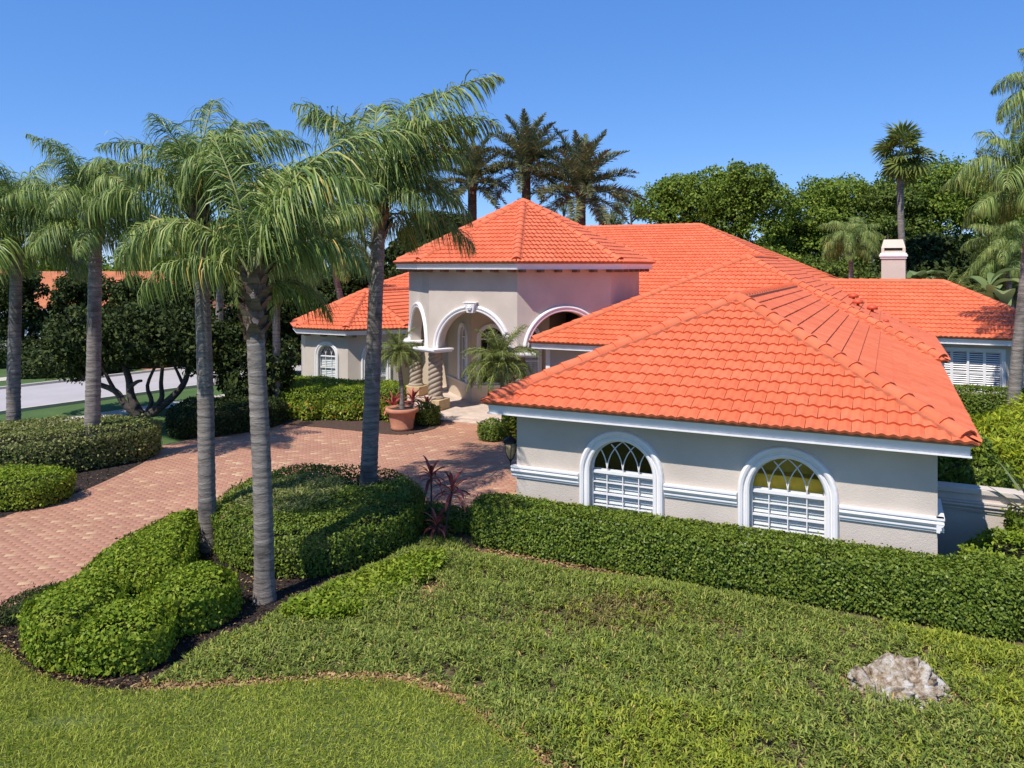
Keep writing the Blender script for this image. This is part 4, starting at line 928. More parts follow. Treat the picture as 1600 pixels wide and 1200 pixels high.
    for kk, nm, mt, lab in ((0, 'ground_cover', 'cover', 'strappy green ground cover filling the front bed'), (1, 'yellow_ground_cover', 'cover_yellow', 'yellow-green patches of ground cover towards the lower right'), (2, 'dry_ground_cover', 'cover_dry', 'thin brownish ground cover in the middle of the front bed')):
        Ck = C[kind == kk]; hk = hh[kind == kk] * (.75 if kk == 2 else 1); m = 13
        P = np.repeat(Ck, m, 0) + RNG.normal(0, .028, (len(Ck) * m, 2)); n = len(P); hz_ = np.repeat(hk, m) * RNG.uniform(.35, 1.0, n)
        a_ = RNG.uniform(0, 6.283, n); el = RNG.uniform(.1, 1.25, n); D = np.column_stack([np.cos(el) * np.cos(a_), np.cos(el) * np.sin(a_), np.sin(el)])
        V, F = blade_tris(np.column_stack([P, .012 + hz_]), D, unit(rdir(n) * .5 + [0, 0, .8] + np.column_stack([-D[:, :2], np.zeros(n)])), RNG.uniform(.05, .105, n), RNG.uniform(.012, .020, n))
        tag(link(nm, np_mesh(nm, V, F, mt)), lab, 'ground cover', kind='stuff')
    # brighter broad-leaved patch beside the round hedge
    pt = smooth_poly([(-3.6, 12.2), (-2.9, 13.2), (-2.2, 14.0), (-1.4, 14.6), (-1.2, 14.0), (-1.6, 13.2), (-2.0, 12.5), (-2.8, 11.9)], 3)
    P = sample_poly(pt, 9000); n = len(P); V, F = leaf_quads(np.column_stack([P, RNG.uniform(.05, .21, n) * (1 + .3 * wob(P, 3, 2))]), rdir(n) * [1, 1, .4] + [0, 0, .3], unit(rdir(n) * .7 + [0, 0, 1]), RNG.uniform(.06, .10, n), RNG.uniform(.035, .055, n))
    tag(link('broadleaf_cover', np_mesh('broadleaf_cover', V, F, 'hedge_bright')), 'bright broad-leaved ground cover beside the round hedge', 'ground cover', kind='stuff')
ground_layers()

# hedges ------------------------------------------------------------
hedge('garage_hedge', uvp([(-.05, -.42), (.3, -.48), (4.5, -.46), (8.9, -.42), (9.15, -.25), (9.2, .6), (8.6, .9), (8.1, .40), (4.2, .42), (.2, .40), (-.12, .1)]), .90, 'hedge', 'long clipped green hedge in front of the arched garage windows', 'hedge', r=.09, leaf=(.055, .034), dens=2300, lump=.03, seed=3)
hedge('side_hedge', uvp([(8.35, 1.0), (9.2, .65), (11.5, .2), (12.2, 1.6), (11.8, 2.5), (9.6, 2.5), (8.9, 2.0)]), 1.08, 'hedge_bright', 'loose bright hedge at the right end under the low garden wall', 'hedge', r=.3, leaf=(.07, .04), dens=1000, lump=.12, seed=5)
def ring_h(P):
    d = np.hypot((P[:, 0] + 3.35) / .75, (P[:, 1] - 17.75) / .75); return 1 - .62 * np.exp(-d ** 2)
RING = ell(-3.95, 16.1, 2.0, 2.55, 30, .12, .03, 4)
hedge('round_hedge', RING, .86, 'hedge', 'large rounded clipped hedge encircling the palm in the drive island', 'hedge', r=.22, leaf=(.062, .034), dens=1150, lump=.06, seed=7, hfun=ring_h)
P = sample_poly(ell(-4.5, 15.9, 1.05, 1.3, 20), 5200); n = len(P); hz = .86 * (1 + .06 * wob(P, 3.2, 7)); V, F = blade_tris(np.column_stack([P, hz + RNG.uniform(-.03, .05, n)]) - np.array([-4.5, 15.9, 0]), unit(RNG.normal(0, 1, (n, 3)) * [1, 1, .4] + [0, 0, .6]), rdir(n), RNG.uniform(.07, .13, n), RNG.uniform(.012, .02, n))
o = empty('pale_shrub', (-4.5, 15.9, 0), 0, 'paler feathery shrub growing out of the top of the round hedge', 'shrub'); link('foliage', np_mesh('foliage', V, F, 'hedge_pale'), None, o); MB().lathe([(.10, 0), (.08, .5), (.05, .85)], 8).build('stem', 'bark', o)
isl = [('island_shrub', [(-7.0, 11.25), (-6.7, 10.75), (-6.0, 10.45), (-5.75, 11.2), (-6.0, 12.1), (-6.6, 12.3), (-6.95, 11.9)], .78, 'bright rounded shrub at the lawn corner of the drive island'),
       ('island_shrub', [(-5.95, 10.45), (-5.2, 10.38), (-4.75, 10.7), (-4.95, 11.35), (-5.6, 11.6), (-5.95, 11.2)], .66, 'low bright shrub between the corner shrub and the strappy ground cover'),
       ('island_shrub', [(-5.5, 11.6), (-4.95, 11.4), (-4.45, 11.75), (-4.35, 12.35), (-4.9, 12.75), (-5.5, 12.5)], .74, 'rounded bright shrub just left of the nearest palm trunk'),
       ('island_shrub', [(-6.75, 12.3), (-5.9, 12.1), (-5.45, 12.5), (-5.6, 13.5), (-5.95, 14.6), (-6.2, 15.6), (-6.65, 15.3), (-7.0, 14.1), (-7.0, 13.0)], .72, 'long bright clipped shrub bank curving along the driveway edge')]
for i, (nm, poly, h, lab) in enumerate(isl):
    hedge(nm, smooth_poly(poly, 3), h, 'hedge_bright', lab, 'shrub', 'bright shrubs on the drive island', r=.34, leaf=(.066, .038), dens=1900, lump=.10, seed=20 + i, core_in=.2)
hedge('juniper', smooth_poly([(-7.9, 11.9), (-7.2, 12.0), (-6.95, 12.5), (-7.2, 12.95), (-7.8, 12.6)], 3), .32, 'dark_leaf', 'low dark juniper at the edge of the brick driveway', 'shrub', r=.3, leaf=(.05, .02), dens=2200, lump=.2, seed=31)
hedge('bed_shrub', smooth_poly([(-2.5, 16.3), (-1.6, 16.0), (-0.7, 15.9), (-.6, 16.4), (-1.5, 16.9), (-2.3, 17.0)], 3), .42, 'hedge', 'low dark shrub behind the red cordylines beside the driveway', 'shrub', r=.3, leaf=(.07, .035), dens=1100, lump=.2, seed=33)
hedge('left_hedge', smooth_poly([(-18.5, 19.3), (-15, 19.4), (-12.6, 19.9), (-11.2, 20.9), (-10.25, 22.2), (-10.5, 23.1), (-11.6, 23.1), (-14.5, 22.3), (-18.5, 22.0)], 3), 1.12, 'hedge_pale', 'tall rounded hedge on the left around two palm trunks', 'hedge', r=.35, leaf=(.08, .045), dens=750, lump=.05, seed=35)
hedge('small_hedge', smooth_poly([(-13.0, 17.2), (-11.3, 17.3), (-10.45, 17.9), (-10.5, 18.7), (-11.6, 18.9), (-13.2, 18.4)], 3), .72, 'hedge_bright', 'small bright clipped hedge at the left edge beside the driveway', 'hedge', r=.3, leaf=(.07, .04), dens=1000, lump=.06, seed=36)
MS1 = smooth_poly(gp([(-100, 860), (0, 810), (90, 782), (165, 752), (240, 712), (225, 690), (100, 690), (-100, 720)]), 3)
P = sample_poly(MS1, 4000); n = len(P); V, F = leaf_quads(np.column_stack([P, RNG.uniform(.018, .04, n)]), rdir(n) * [1, 1, .3], unit(rdir(n) + [0, 0, 1.2]), RNG.uniform(.04, .10, n), RNG.uniform(.015, .035, n))
tag(link('bark_chips', np_mesh('bark_chips', V, F, 'chip')), 'bark mulch along the left edge of the driveway', 'mulch', kind='stuff')
sheet('mulch_strip', smooth_poly(gp([(-100, 860), (0, 810), (90, 782), (165, 752), (240, 712), (225, 690), (100, 690), (-100, 720)]), 3), .016, 'mulch')
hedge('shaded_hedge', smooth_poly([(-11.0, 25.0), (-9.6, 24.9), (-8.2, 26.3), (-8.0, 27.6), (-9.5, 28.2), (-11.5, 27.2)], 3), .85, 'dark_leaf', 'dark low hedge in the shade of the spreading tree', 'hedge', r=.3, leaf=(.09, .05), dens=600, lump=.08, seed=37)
hedge('bay_hedge', smooth_poly([(-9.0, 28.6), (-7.8, 28.3), (-5.0, 28.6), (-4.2, 29.0), (-4.3, 30.6), (-6.3, 31.2), (-9.6, 32.5), (-9.9, 30.5)], 3), .98, 'hedge_bright', 'trim green hedge under the arched windows of the left bay', 'hedge', r=.2, leaf=(.08, .045), dens=700, lump=.03, seed=38)
for i in range(7):
    x = -8.6 + i * .72; hedge('croton', ell(x, 27.95 - .03 * i + (.1 if i % 2 else 0), .42, .36, 12, 0, .1, i), .52 + .1 * (i % 3), 'croton', ['leftmost', 'second', 'third', 'fourth', 'fifth', 'sixth', 'rightmost'][i] + ' croton from the left in the yellow-green row below the bay hedge', 'shrub', 'crotons in front of the bay hedge', r=.25, leaf=(.12, .06), dens=420, lump=.2, seed=40 + i)
sheet('mulch_strip', smooth_poly([(-9.9, 28.0), (-8.5, 27.2), (-6.2, 26.4), (-4.3, 25.5), (-3.3, 25.45), (-2.45, 26.9), (-3.2, 29.6), (-5.5, 31.5), (-9.5, 32)], 3), .018, 'mulch_brown')
hedge('corner_shrub', ell(-2.95, 27.0, .50, .46, 14), .72, 'hedge', 'small feathery green shrub between the big pot and the column plinth', 'shrub', r=.4, leaf=(.07, .03), dens=1100, lump=.1, seed=52)
hedge('boxwood_ball', ell(-.62, 24.7, .46, .46, 16), .66, 'hedge', 'rounded green boxwood beside the entrance walk', 'shrub', r=.42, leaf=(.06, .03), dens=1300, lump=.05, seed=53)
hedge('red_croton', ell(.25, 25.1, .5, .45, 12), .95, 'croton', 'reddish croton half hidden behind the lantern and garage corner', 'shrub', r=.4, leaf=(.16, .05), dens=350, lump=.2, seed=54)
hedge('wing_hedge', uvp([(8.9, 18.6), (13.5, 18.6), (13.5, 19.9), (8.9, 19.9)]), 1.05, 'hedge', 'dark clipped hedge under the shuttered window of the rear wing', 'hedge', r=.2, leaf=(.09, .05), dens=600, lump=.06, seed=55)
hedge('yellow_shrub', ell(11.7, 17.6, 1.9, 1.6, 16), 2.2, 'yellow_leaf', 'large yellow-green feathery shrub right of the garage wing', 'shrub', r=1.3, leaf=(.17, .035), dens=700, lump=.18, seed=56, core_in=.7)
hedge('garden_shrub', ell(9.2, 15.9, .9, .8, 14), 1.9, 'hedge', 'leafy green shrub in the shade behind the low garden wall', 'shrub', r=.7, leaf=(.10, .05), dens=700, lump=.2, seed=57, core_in=.3)
hedge('wall_shrub', ell(9.25, 13.35, .75, .6, 14), 1.5, 'hedge', 'leafy shrub at the right edge in front of the low garden wall', 'shrub', r=.5, leaf=(.09, .045), dens=900, lump=.2, seed=58, core_in=.2)
# low garden wall with moulding
gw = empty('garden_wall', (*uvw(8.05, 2.6), 0), -ANG, 'low grey garden wall with moulded top joining the garage wing', 'wall')
MB().box(0, 2.5, 0, .22, 0, 1.36).build('wall_body', 'stucco', gw); MB().box(-.0, 2.55, -.06, .28, 1.361, 1.46).build('coping', 'stucco', gw, bevel=.015)
mb = MB(); mb.sweep([(Vector((x, 0, 1.14)), Vector((0, 1, 0)), Vector((0, 0, 1))) for x in (0, 2.5)], [(a * .9, b * .8) for a, b in BAND]); mb.build('moulding', 'stucco', gw)

# palms ------------------------------------------------------------
def frond_mesh(L, el0, bend, seed, n=85, ll=0.78, droop=0.8, lw=0.034, side=0.9, mat='queen', seg=3, curl=0.0, vee=0.0, wind=None):
    """arching rachis along +X with drooping leaflets; returns a mesh with base at the origin"""
    rg = np.random.default_rng(seed); m = 26; t = np.linspace(0, 1, m); el = el0 - bend * t ** 1.25; az = curl * t ** 2 + .06 * np.sin(t * 5 + seed)
    d = np.column_stack([np.cos(el) * np.cos(az), np.cos(el) * np.sin(az), np.sin(el)]); pts = np.concatenate([[np.zeros(3)], np.cumsum(d[:-1] * L / (m - 1), 0)])
    V, F4, k = [], [], 0
    # rachis: triangular strip
    w_ = .028 * (1 - .85 * t) + .004; sd = unit(np.cross(d, [0, 0, 1.0])); upv = np.cross(sd, d)
    ring = np.stack([pts + sd * w_[:, None], pts + upv * w_[:, None] * .9, pts - sd * w_[:, None], pts - upv * w_[:, None] * .7], 1).reshape(-1, 3)
    for i in range(m - 1):
        for j in range(4): F4.append((i * 4 + j, i * 4 + (j + 1) % 4, (i + 1) * 4 + (j + 1) % 4, (i + 1) * 4 + j))
    V.append(ring); k = len(ring); nr = len(F4)
    tt = np.repeat(np.linspace(.16, 1, n), 2) + rg.normal(0, .004, 2 * n); tt = np.clip(tt, 0, 1); sg = np.tile([1, -1], n)
    ix = tt * (m - 1); i0 = np.clip(ix.astype(int), 0, m - 2); fr = (ix - i0)[:, None]
    P = pts[i0] * (1 - fr) + pts[i0 + 1] * fr; dd = d[i0]; ss = sd[i0] * sg[:, None]; uu = upv[i0]
    ln = ll * (np.sin(np.clip(tt * 1.02, 0, 1) * PI * .86 + .32) ** .75) * rg.uniform(.7, 1.15, len(tt)); ln = np.maximum(ln, .10)
    fwd = .35 + .5 * tt + rg.normal(0, .10, len(tt)); D0 = unit(ss * side + dd * fwd[:, None] + uu * (vee + rg.normal(0, .42, len(tt)))[:, None])
    cur = P.copy(); dirs = D0; rows = [cur]; 
    for s in range(seg):
        cur = cur + dirs * (ln / seg)[:, None]; rows.append(cur); dirs = unit(dirs + (np.array([0, 0, -1.0]) if wind is None else wind) * (droop * (.55 + .9 * rg.uniform(size=len(tt))))[:, None])
    wid = np.interp(np.linspace(0, 1, seg + 1), [0, .3, .7, 1], [.45, 1, .8, .08]) * lw
    wv = unit(np.cross(D0, uu) + rg.normal(0, .35, D0.shape)); Q = []
    for s in range(seg + 1): Q.append(rows[s] + wv * wid[s] * .5); Q.append(rows[s] - wv * wid[s] * .5)
    Q = np.stack(Q, 1); nv = 2 * (seg + 1); V.append(Q.reshape(-1, 3)); b = k + np.arange(len(tt))[:, None] * nv
    FL = np.concatenate([np.concatenate([b + 2 * s, b + 2 * s + 1, b + 2 * s + 3, b + 2 * s + 2], 1) for s in range(seg)])
    me = np_mesh('frond', np.concatenate(V), np.concatenate([np.array(F4), FL]), 'stalk'); me.materials.append(M[mat])
    mi = np.ones(len(me.polygons), dtype=np.int32); mi[:nr] = 0; me.polygons.foreach_set('material_index', mi); me.update(); return me
QF = {}
QC = {'spear': (1.9, 1.4, .5, .35), 'up': (3.0, 1.42, 1.8, .8), 'arch': (2.9, 1.18, 2.4, 1.05), 'flat': (2.8, .85, 2.4, 1.2), 'hang': (2.5, .30, 1.85, 1.3)}
def wfrond(cls, az, seed):
    """a frond of its own, leaflets streaming in the breeze (blowing right and away)"""
    L, el, bend, dr = QC[cls]; rr = random.Random(seed); wx, wy = .20, .08; c, s_ = math.cos(-az), math.sin(-az)
    wd = np.array([wx * c - wy * s_, wx * s_ + wy * c, -1.0]); side_ = -math.sin(az)         # bends the rachis downwind
    return frond_mesh(L * rr.uniform(.85, 1.12), el + rr.uniform(-.12, .12), bend * rr.uniform(.62, 1.12), seed, n=112, ll=rr.uniform(.88, 1.12), droop=dr * rr.uniform(.75, 1.2), lw=.026, curl=side_ * .22 + rr.uniform(-.35, .35), seg=4, wind=wd)
def qfrond(cls, var):
    if (cls, var) not in QF:
        L, el, bend, dr = {'spear': (1.9, 1.4, .5, .35), 'up': (2.9, 1.42, 1.95, .9), 'arch': (2.9, 1.18, 2.5, 1.15), 'flat': (2.8, .85, 2.45, 1.3), 'hang': (2.5, .30, 1.85, 1.4)}[cls]
        QF[(cls, var)] = frond_mesh(L, el, bend, hash((cls, var)) % 1000 if False else (len(QF) * 17 + 5), n=120, ll=.92, droop=dr, lw=.024, curl=(-.35 + .35 * var), seg=4)
    return QF[(cls, var)]
def trunk_mb(base_r, top_r, top, n=14, rings=.13, lean=(0, 0), bulge=.0, wig=.05, seed=0):
    """trunk from the origin to top (x,y,z) with leaf-scar rings"""
    h = top[2]; m = int(h / (rings / 2)); rr = random.Random(seed); pts, rad = [], []; p1, p2 = rr.uniform(0, 6), rr.uniform(0, 6)
    for i in range(m + 1):
        t = i / m; s = t * t * (3 - 2 * t) * .5 + t * .5
        pts.append((top[0] * s + wig * math.sin(3.1 * t + p1) * t * (1 - t) * 2, top[1] * s + wig * math.sin(2.7 * t + p2) * t * (1 - t) * 2, h * t))
        flare = 1 + .28 * math.exp(-t * h / .22); r = (base_r + (top_r - base_r) * t) * flare * (1 + bulge * math.sin(PI * t)) * (1 + (.030 if i % 2 else -.018) + rr.uniform(-.022, .022)); rad.append(r)
    return MB().tube(pts, rad, n)
def boots(T0, h, r, n, seed, mat, parent):
    """old leaf bases clasping the top of a trunk"""
    rr = random.Random(seed); mb = MB(Matrix.Translation(T0))
    for i in range(n):
        a = i * 2.4 + rr.uniform(-.2, .2); z = -h * (1 - i / n) + rr.uniform(-.05, .05); w_ = rr.uniform(.10, .15); L = rr.uniform(.28, .45); o_ = .10 + .08 * rr.random()
        ca_, sa_ = math.cos(a), math.sin(a); tx, ty = -sa_, ca_
        f = lambda rad, side, zz: (ca_ * rad + tx * side, sa_ * rad + ty * side, zz)
        mb.add([f(r * .8, -w_, z), f(r * .8, w_, z), f(r * 1.12, w_ * .8, z + L * .5), f(r * 1.12, -w_ * .8, z + L * .5), f(r * 1.1 + o_, w_ * .35, z + L), f(r * 1.1 + o_, -w_ * .35, z + L), f(r * .9, 0, z + L * .5)], [(0, 1, 2, 3), (3, 2, 4, 5), (6, 5, 4)])
    mb.build('leaf_bases', mat, parent)
def queen_palm(base, crown, label, br=.17, tr=.135, plan=None, seed=0, scale=1.0, group='queen palms', boot=.5, spin=0.0, nb=14):
    root = empty('queen_palm', (base[0], base[1], 0), 0, label, 'palm', group)
    top = (crown[0] - base[0], crown[1] - base[1], crown[2])
    trunk_mb(br, tr, (top[0], top[1], top[2] - .1), seed=seed).build('trunk', 'queen_bark', root, True)
    if boot: boots((top[0], top[1], top[2] + .10), boot, tr * 1.05, nb, seed, 'boot', root)
    rr = random.Random(seed * 3 + 1)
    custom = plan is not None or seed in (4, 5, 6, 7)
    if plan is None:
        plan = [('spear', rr.uniform(0, 360)), ('spear', rr.uniform(0, 360))]
        for c, k in (('up', 6), ('arch', 7), ('flat', 6), ('hang', 7)):
            o0 = rr.uniform(0, 360); plan += [(c, o0 + 360 * j / k + rr.uniform(-18, 18)) for j in range(k)]
    zo = {'spear': .25, 'up': .18, 'arch': .08, 'flat': 0.0, 'hang': -.12}
    for q in plan:
        c, a = q[0], q[1]; s = (q[2] if len(q) > 2 else 1.0) * scale * rr.uniform(.9, 1.08)
        o = link('frond', wfrond(c, R(a) + spin, seed * 100 + len(root.children)) if custom else qfrond(c, rr.randrange(3)), None, root); o.location = (top[0] + .06 * math.cos(R(a)), top[1] + .06 * math.sin(R(a)), top[2] + zo[c] * scale)
        o.rotation_euler = (rr.uniform(-.15, .15), rr.uniform(-.10, .10), R(a) + spin); o.scale = (s, s, s)
    return root
def at(px, py, Y): return ((px - 800) / FPX * Y, Y, CAM_H - (py - HOR) / FPX * Y)
# azimuths: 0 = right, 90 = away, 180 = left, 270 = towards the camera
queen_palm((-4.05, 12.78), at(398, 445, 12.9), 'nearest queen palm with shaggy leaf bases rising from the dark mulch', .160, .14, seed=1, boot=1.05, nb=34, scale=.86,
    plan=[('spear', 60), ('spear', 10), ('up', 20, 1.4), ('up', 75, 1.45), ('up', 140, 1.2), ('up', 345, 1.25), ('up', 45, 1.5), ('up', 100, 1.4), ('arch', 60, 1.0), ('arch', 178, 1.1), ('flat', 183, .95), ('arch', 110), ('arch', 10, .95), ('flat', 80), ('flat', 130), ('hang', 60), ('hang', 110)])
queen_palm((-5.87, 15.08), at(312, 345, 15.2), 'smooth grey queen palm between the bright shrubs and the round hedge', .168, .13, seed=2, boot=.3,
    plan=[('spear', 30), ('spear', 150), ('up', 0), ('up', 60), ('up', 135), ('up', 180, .95), ('up', 250, .8), ('up', 315), ('arch', 20), ('arch', 90), ('arch', 165, .85), ('arch', 215, .8), ('arch', 290, .8), ('hang', 10, .9), ('flat', 60), ('hang', 120), ('hang', 200, .8), ('hang', 270, .75), ('hang', 330, .8), ('hang', 40, 1.1), ('hang', 90, 1.1), ('hang', 150, 1.0), ('flat', 10, 1.0), ('flat', 130, 1.0), ('flat', 195, .9), ('hang', 235, .9), ('up', 100, 1.1), ('up', 35, 1.1)])
queen_palm((-3.3, 17.85), at(592, 330, 18.0), 'tall queen palm growing inside the round hedge with fronds blown to the right', .20, .155, seed=3, boot=.75, nb=22, scale=.95,
    plan=[('spear', 20), ('spear', 340), ('up', 0, 1.5), ('up', 35, 1.55), ('up', 90, 1.4), ('up', 150, 1.35), ('up', 190, 1.2), ('up', 300, 1.1), ('up', 345, 1.4), ('up', 60, 1.4), ('flat', 100, 1.1), ('flat', 140, 1.0), ('hang', 205, 1.1), ('hang', 250, .9), ('arch', 10, 1.15), ('arch', 345), ('arch', 60), ('arch', 120), ('arch', 185, .85), ('flat', 5), ('flat', 40), ('flat', 175), ('flat', 320, .8), ('hang', 20), ('hang', 75), ('hang', 165), ('hang', 110)])
queen_palm((-11.6, 21.5), at(150, 350, 21.6), 'queen palm with ringed trunk rising out of the left hedge', .21, .16, seed=4, scale=.92)
queen_palm((-14.6, 22.9), at(25, 385, 22.9), 'queen palm at the left edge with lichen-spotted trunk', .2, .155, seed=5, scale=1.05)
queen_palm((17.25, 26.9), at(1612, 300, 26.9), 'queen palm at the right edge behind the yellow-green shrub', .21, .16, seed=6, scale=1.05, boot=.9, nb=26)
queen_palm((18.9, 27.9), at(1665, 165, 27.9), 'taller queen palm partly cut off by the right edge', .19, .15, seed=7, scale=1.0)
queen_palm((-8.6, 28.4), at(432, 440, 28.6), 'slim queen palm with brown trunk behind the nearest palm', .15, .13, seed=8, scale=.8, boot=1.2, nb=26)
queen_palm((18.4, 42.5), at(1330, 385, 42.5), 'small queen palm with pale stem behind the chimney roof', .14, .11, seed=9, scale=.75, boot=.3)
queen_palm((-13.5, 36), at(345, 400, 36), 'distant queen palm over the spreading dark tree', .19, .15, seed=10, scale=.95)
queen_palm((-7.8, 40), at(520, 400, 40), 'distant queen palm beyond the left bay roof', .19, .15, seed=12, scale=.95)
queen_palm((24.5, 38), at(1575, 400, 38), 'leaning young queen palm in the thicket at the far right', .15, .12, seed=13, scale=.85)

# date palms: stiff grey-green fronds
DF = [frond_mesh(3.4, e, b_, 200 + i, n=120, ll=.62, droop=.14, lw=.06, side=.75, mat='date', seg=2, vee=.35) for i, (e, b_) in enumerate(((1.35, .5), (1.0, .75), (.65, .9), (.25, .95), (-.2, .8)))]
def date_palm(px, py, Y, label, seed, s=1.0):
    c = at(px, py, Y); root = empty('date_palm', (c[0], c[1], 0), 0, label, 'palm', 'date palms behind the tower'); rr = random.Random(seed)
    trunk_mb(.36, .30, (0, 0, c[2]), rings=.2, seed=seed).build('trunk', 'date_bark', root, True); boots((0, 0, c[2] + .3), .9, .33, 26, seed, 'boot', root)
    for k, cnt in enumerate((6, 9, 9, 9, 6)):
        for j in range(cnt):
            o = link('frond', DF[k], None, root); o.location = (0, 0, c[2] + .25 - .12 * k); o.rotation_euler = (0, 0, 2 * PI * (j + rr.random() * .6) / cnt + k); q = s * rr.uniform(.88, 1.1); o.scale = (q, q, q)
date_palm(738, 285, 54, 'leftmost of the three date palms behind the tower roof', 1, .98)
date_palm(822, 262, 54, 'middle and tallest of the three date palms behind the tower apex', 2, 1.12)
date_palm(908, 300, 52, 'rightmost of the three date palms, its trunk clear against the sky', 3, 1.25)
# fan palm
def fan_leaf(seed, mat='fan', r=.95):
    rg = np.random.default_rng(seed); V, F = [], []; n = 26
    stalk = np.array([(0, .02, 0), (0, -.02, 0), (.75, -.012, .12), (.75, .012, .12)]); V += list(stalk); F.append((0, 1, 2, 3))
    for i in range(n):
        a = -2.3 + 4.6 * i / (n - 1); dr = np.array([math.cos(a), math.sin(a), .10 * math.cos(i * PI)]); b = np.array([.75, 0, .12]); L = r * (1 - .18 * abs(a) / 2.3) * rg.uniform(.9, 1.05); s = np.array([-math.sin(a), math.cos(a), 0]) * .055
        m_ = b + dr * L * .62; e = m_ + (dr + [0, 0, -.55]) * L * .38; k = len(V); V += [b, m_ + s, e, m_ - s]; F.append((k, k + 1, k + 2, k + 3))
    me = np_mesh('fan_leaf', np.array(V), np.array(F), mat); return me
FL_ = [fan_leaf(i) for i in range(3)]
def fan_palm(px, py, Y, label, r0, n, s, seed, group=None, base_z=0):
    c = at(px, py, Y); root = empty('fan_palm', (c[0], c[1], 0), 0, label, 'palm', group); rr = random.Random(seed)
    trunk_mb(r0 * 1.3, r0, (0, 0, c[2]), rings=.25, seed=seed, wig=.25).build('trunk', 'queen_bark', root, True)
    for j in range(n):
        t = j / n; o = link('fan_frond', FL_[j % 3], None, root); o.location = (0, 0, c[2] + .35 * (1 - t)); o.rotation_euler = (rr.uniform(-.6, .6), R(-65 + 140 * t) + rr.uniform(-.3, .3), j * 2.4 + rr.uniform(-.5, .5)); q = s * rr.uniform(.7, 1.15); o.scale = (q, q, q)
fan_palm(1408, 245, 46, 'tall slender fan palm standing above the oaks behind the chimney', .17, 34, 1.25, 1)
# pygmy date palms at the entrance
PF = [frond_mesh(1.25, e, b_, 300 + i, n=70, ll=.27, droop=.7, lw=.016, side=.9, mat='fan', seg=2) for i, (e, b_) in enumerate(((1.3, .9), (.95, 1.7), (.5, 1.9), (.1, 1.6)))]
def pygmy(base, z, h, s, label, seed, counts=(6, 12, 14, 14)):
    root = empty('pygmy_palm', (base[0], base[1], z), 0, label, 'palm', 'pygmy palms at the entrance'); rr = random.Random(seed)
    trunk_mb(.075, .065, (-.12, 0, h), rings=.08, seed=seed, n=10).build('trunk', 'queen_bark', root, True)
    for k, cnt in enumerate(counts):
        for j in range(cnt):
            o = link('frond', PF[k], None, root); o.location = (-.12, 0, h - .04 * k); o.rotation_euler = (0, 0, 2 * PI * (j + rr.random() * .7) / cnt + k); q = s * rr.uniform(.85, 1.1); o.scale = (q, q, q)
pygmy((-3.68, 26.15), .70, 1.95, .78, 'pygmy palm with a round head growing in the big terracotta pot', 1)
pygmy((-.25, 25.3), 0, 2.35, 1.15, 'larger pygmy palm in front of the entrance arch above the garage eave', 2, (8, 14, 16, 16))
pot = empty('terracotta_pot', (-3.68, 26.15, 0), 0, 'large round terracotta pot on the mulch beside the column', 'pot')
MB().lathe([(.36, .02), (.37, .06), (.385, .10), (.37, .13), (.45, .55), (.47, .60), (.545, .62), (.56, .66), (.56, .72), (.53, .75), (.47, .75), (.45, .68)], 32).build('pot_body', 'terracotta', pot, True)
MB().lathe([(.455, .655), (.455, .69), (.1, .715), (.01, .72)], 20).build('pot_soil', 'soil', pot, True)
# cordylines ------------------------------------------------------------
def cordyline(base, h, label, seed, s=1.0, lean=(0, 0), lo=False, mat='red_leaf', parent=None, n=20):
    root = empty('cordyline', (*base, 0), 0, label, 'shrub', 'red cordylines by the drive'); rg = np.random.default_rng(seed)
    if h > .2: MB().tube([(0, 0, 0), (lean[0] * .5, lean[1] * .5, h * .5), (lean[0], lean[1], h)], [.022, .018, .016], 7).build('stem', 'bark', root)
    for i in range(n):
        a = i * 2.4 + rg.uniform(-.2, .2); el = 1.35 - 1.5 * (i / n) + rg.uniform(-.15, .15); L = s * rg.uniform(.34, .52); w_ = s * rg.uniform(.026, .042); m = 5; V = []
        p = np.array([lean[0], lean[1], h - .12 * s * i / n]); e = el
        for k in range(m + 1):
            t = k / m; dr = np.array([math.cos(e) * math.cos(a), math.cos(e) * math.sin(a), math.sin(e)]); sd = np.array([-math.sin(a), math.cos(a), 0]); ww = w_ * (.3 + 2.4 * t * (1 - t) + .02) * (1 if k < m else .1)
            V += [p + sd * ww + [0, 0, ww * .5], p, p - sd * ww + [0, 0, ww * .5]]; p = p + dr * L / m; e -= .30 * (1.2 if i > n * .4 else .6)
        F = [(k * 3 + j, k * 3 + j + 1, k * 3 + j + 4, k * 3 + j + 3) for k in range(m) for j in (0, 1)]
        link('leaf', np_mesh('leaf', np.array(V), np.array(F), mat, True), None, root)
cordyline((-1.62, 15.75), 1.25, 'dark red cordyline on a thin cane, the left one of the tall pair', 1, 1.0, (-.02, .1))
cordyline((-1.36, 15.55), 1.02, 'bright red cordyline on a thin cane, the right one of the tall pair', 2, 1.15, (.16, .1))
cordyline((-1.50, 15.60), .34, 'short dark red cordyline at the foot of the tall pair', 3, .9, (0, 0), n=20)
for i, (x, y, h) in enumerate(((-3.0, 27.5, .55), (-3.5, 27.6, .75), (-4.15, 27.3, .6))):
    cordyline((x, y), h, ['red cordyline between the pot and the plinth', 'tallest red cordyline right behind the terracotta pot', 'red cordyline left of the terracotta pot against the hedge'][i], 11 + i, 1.3, n=30)
pt = empty('garden_pot', (-2.1, 16.05, 0), 0, 'small dark pot in the shade at the end of the round hedge', 'pot')
MB().lathe([(.14, .02), (.17, .2), (.20, .34), (.22, .36), (.20, .37), (.18, .33)], 20).build('pot_body', 'dark_metal', pt, True); MB().lathe([(.185, .30), (.185, .325), (.01, .33)], 16).build('pot_soil', 'soil', pt)

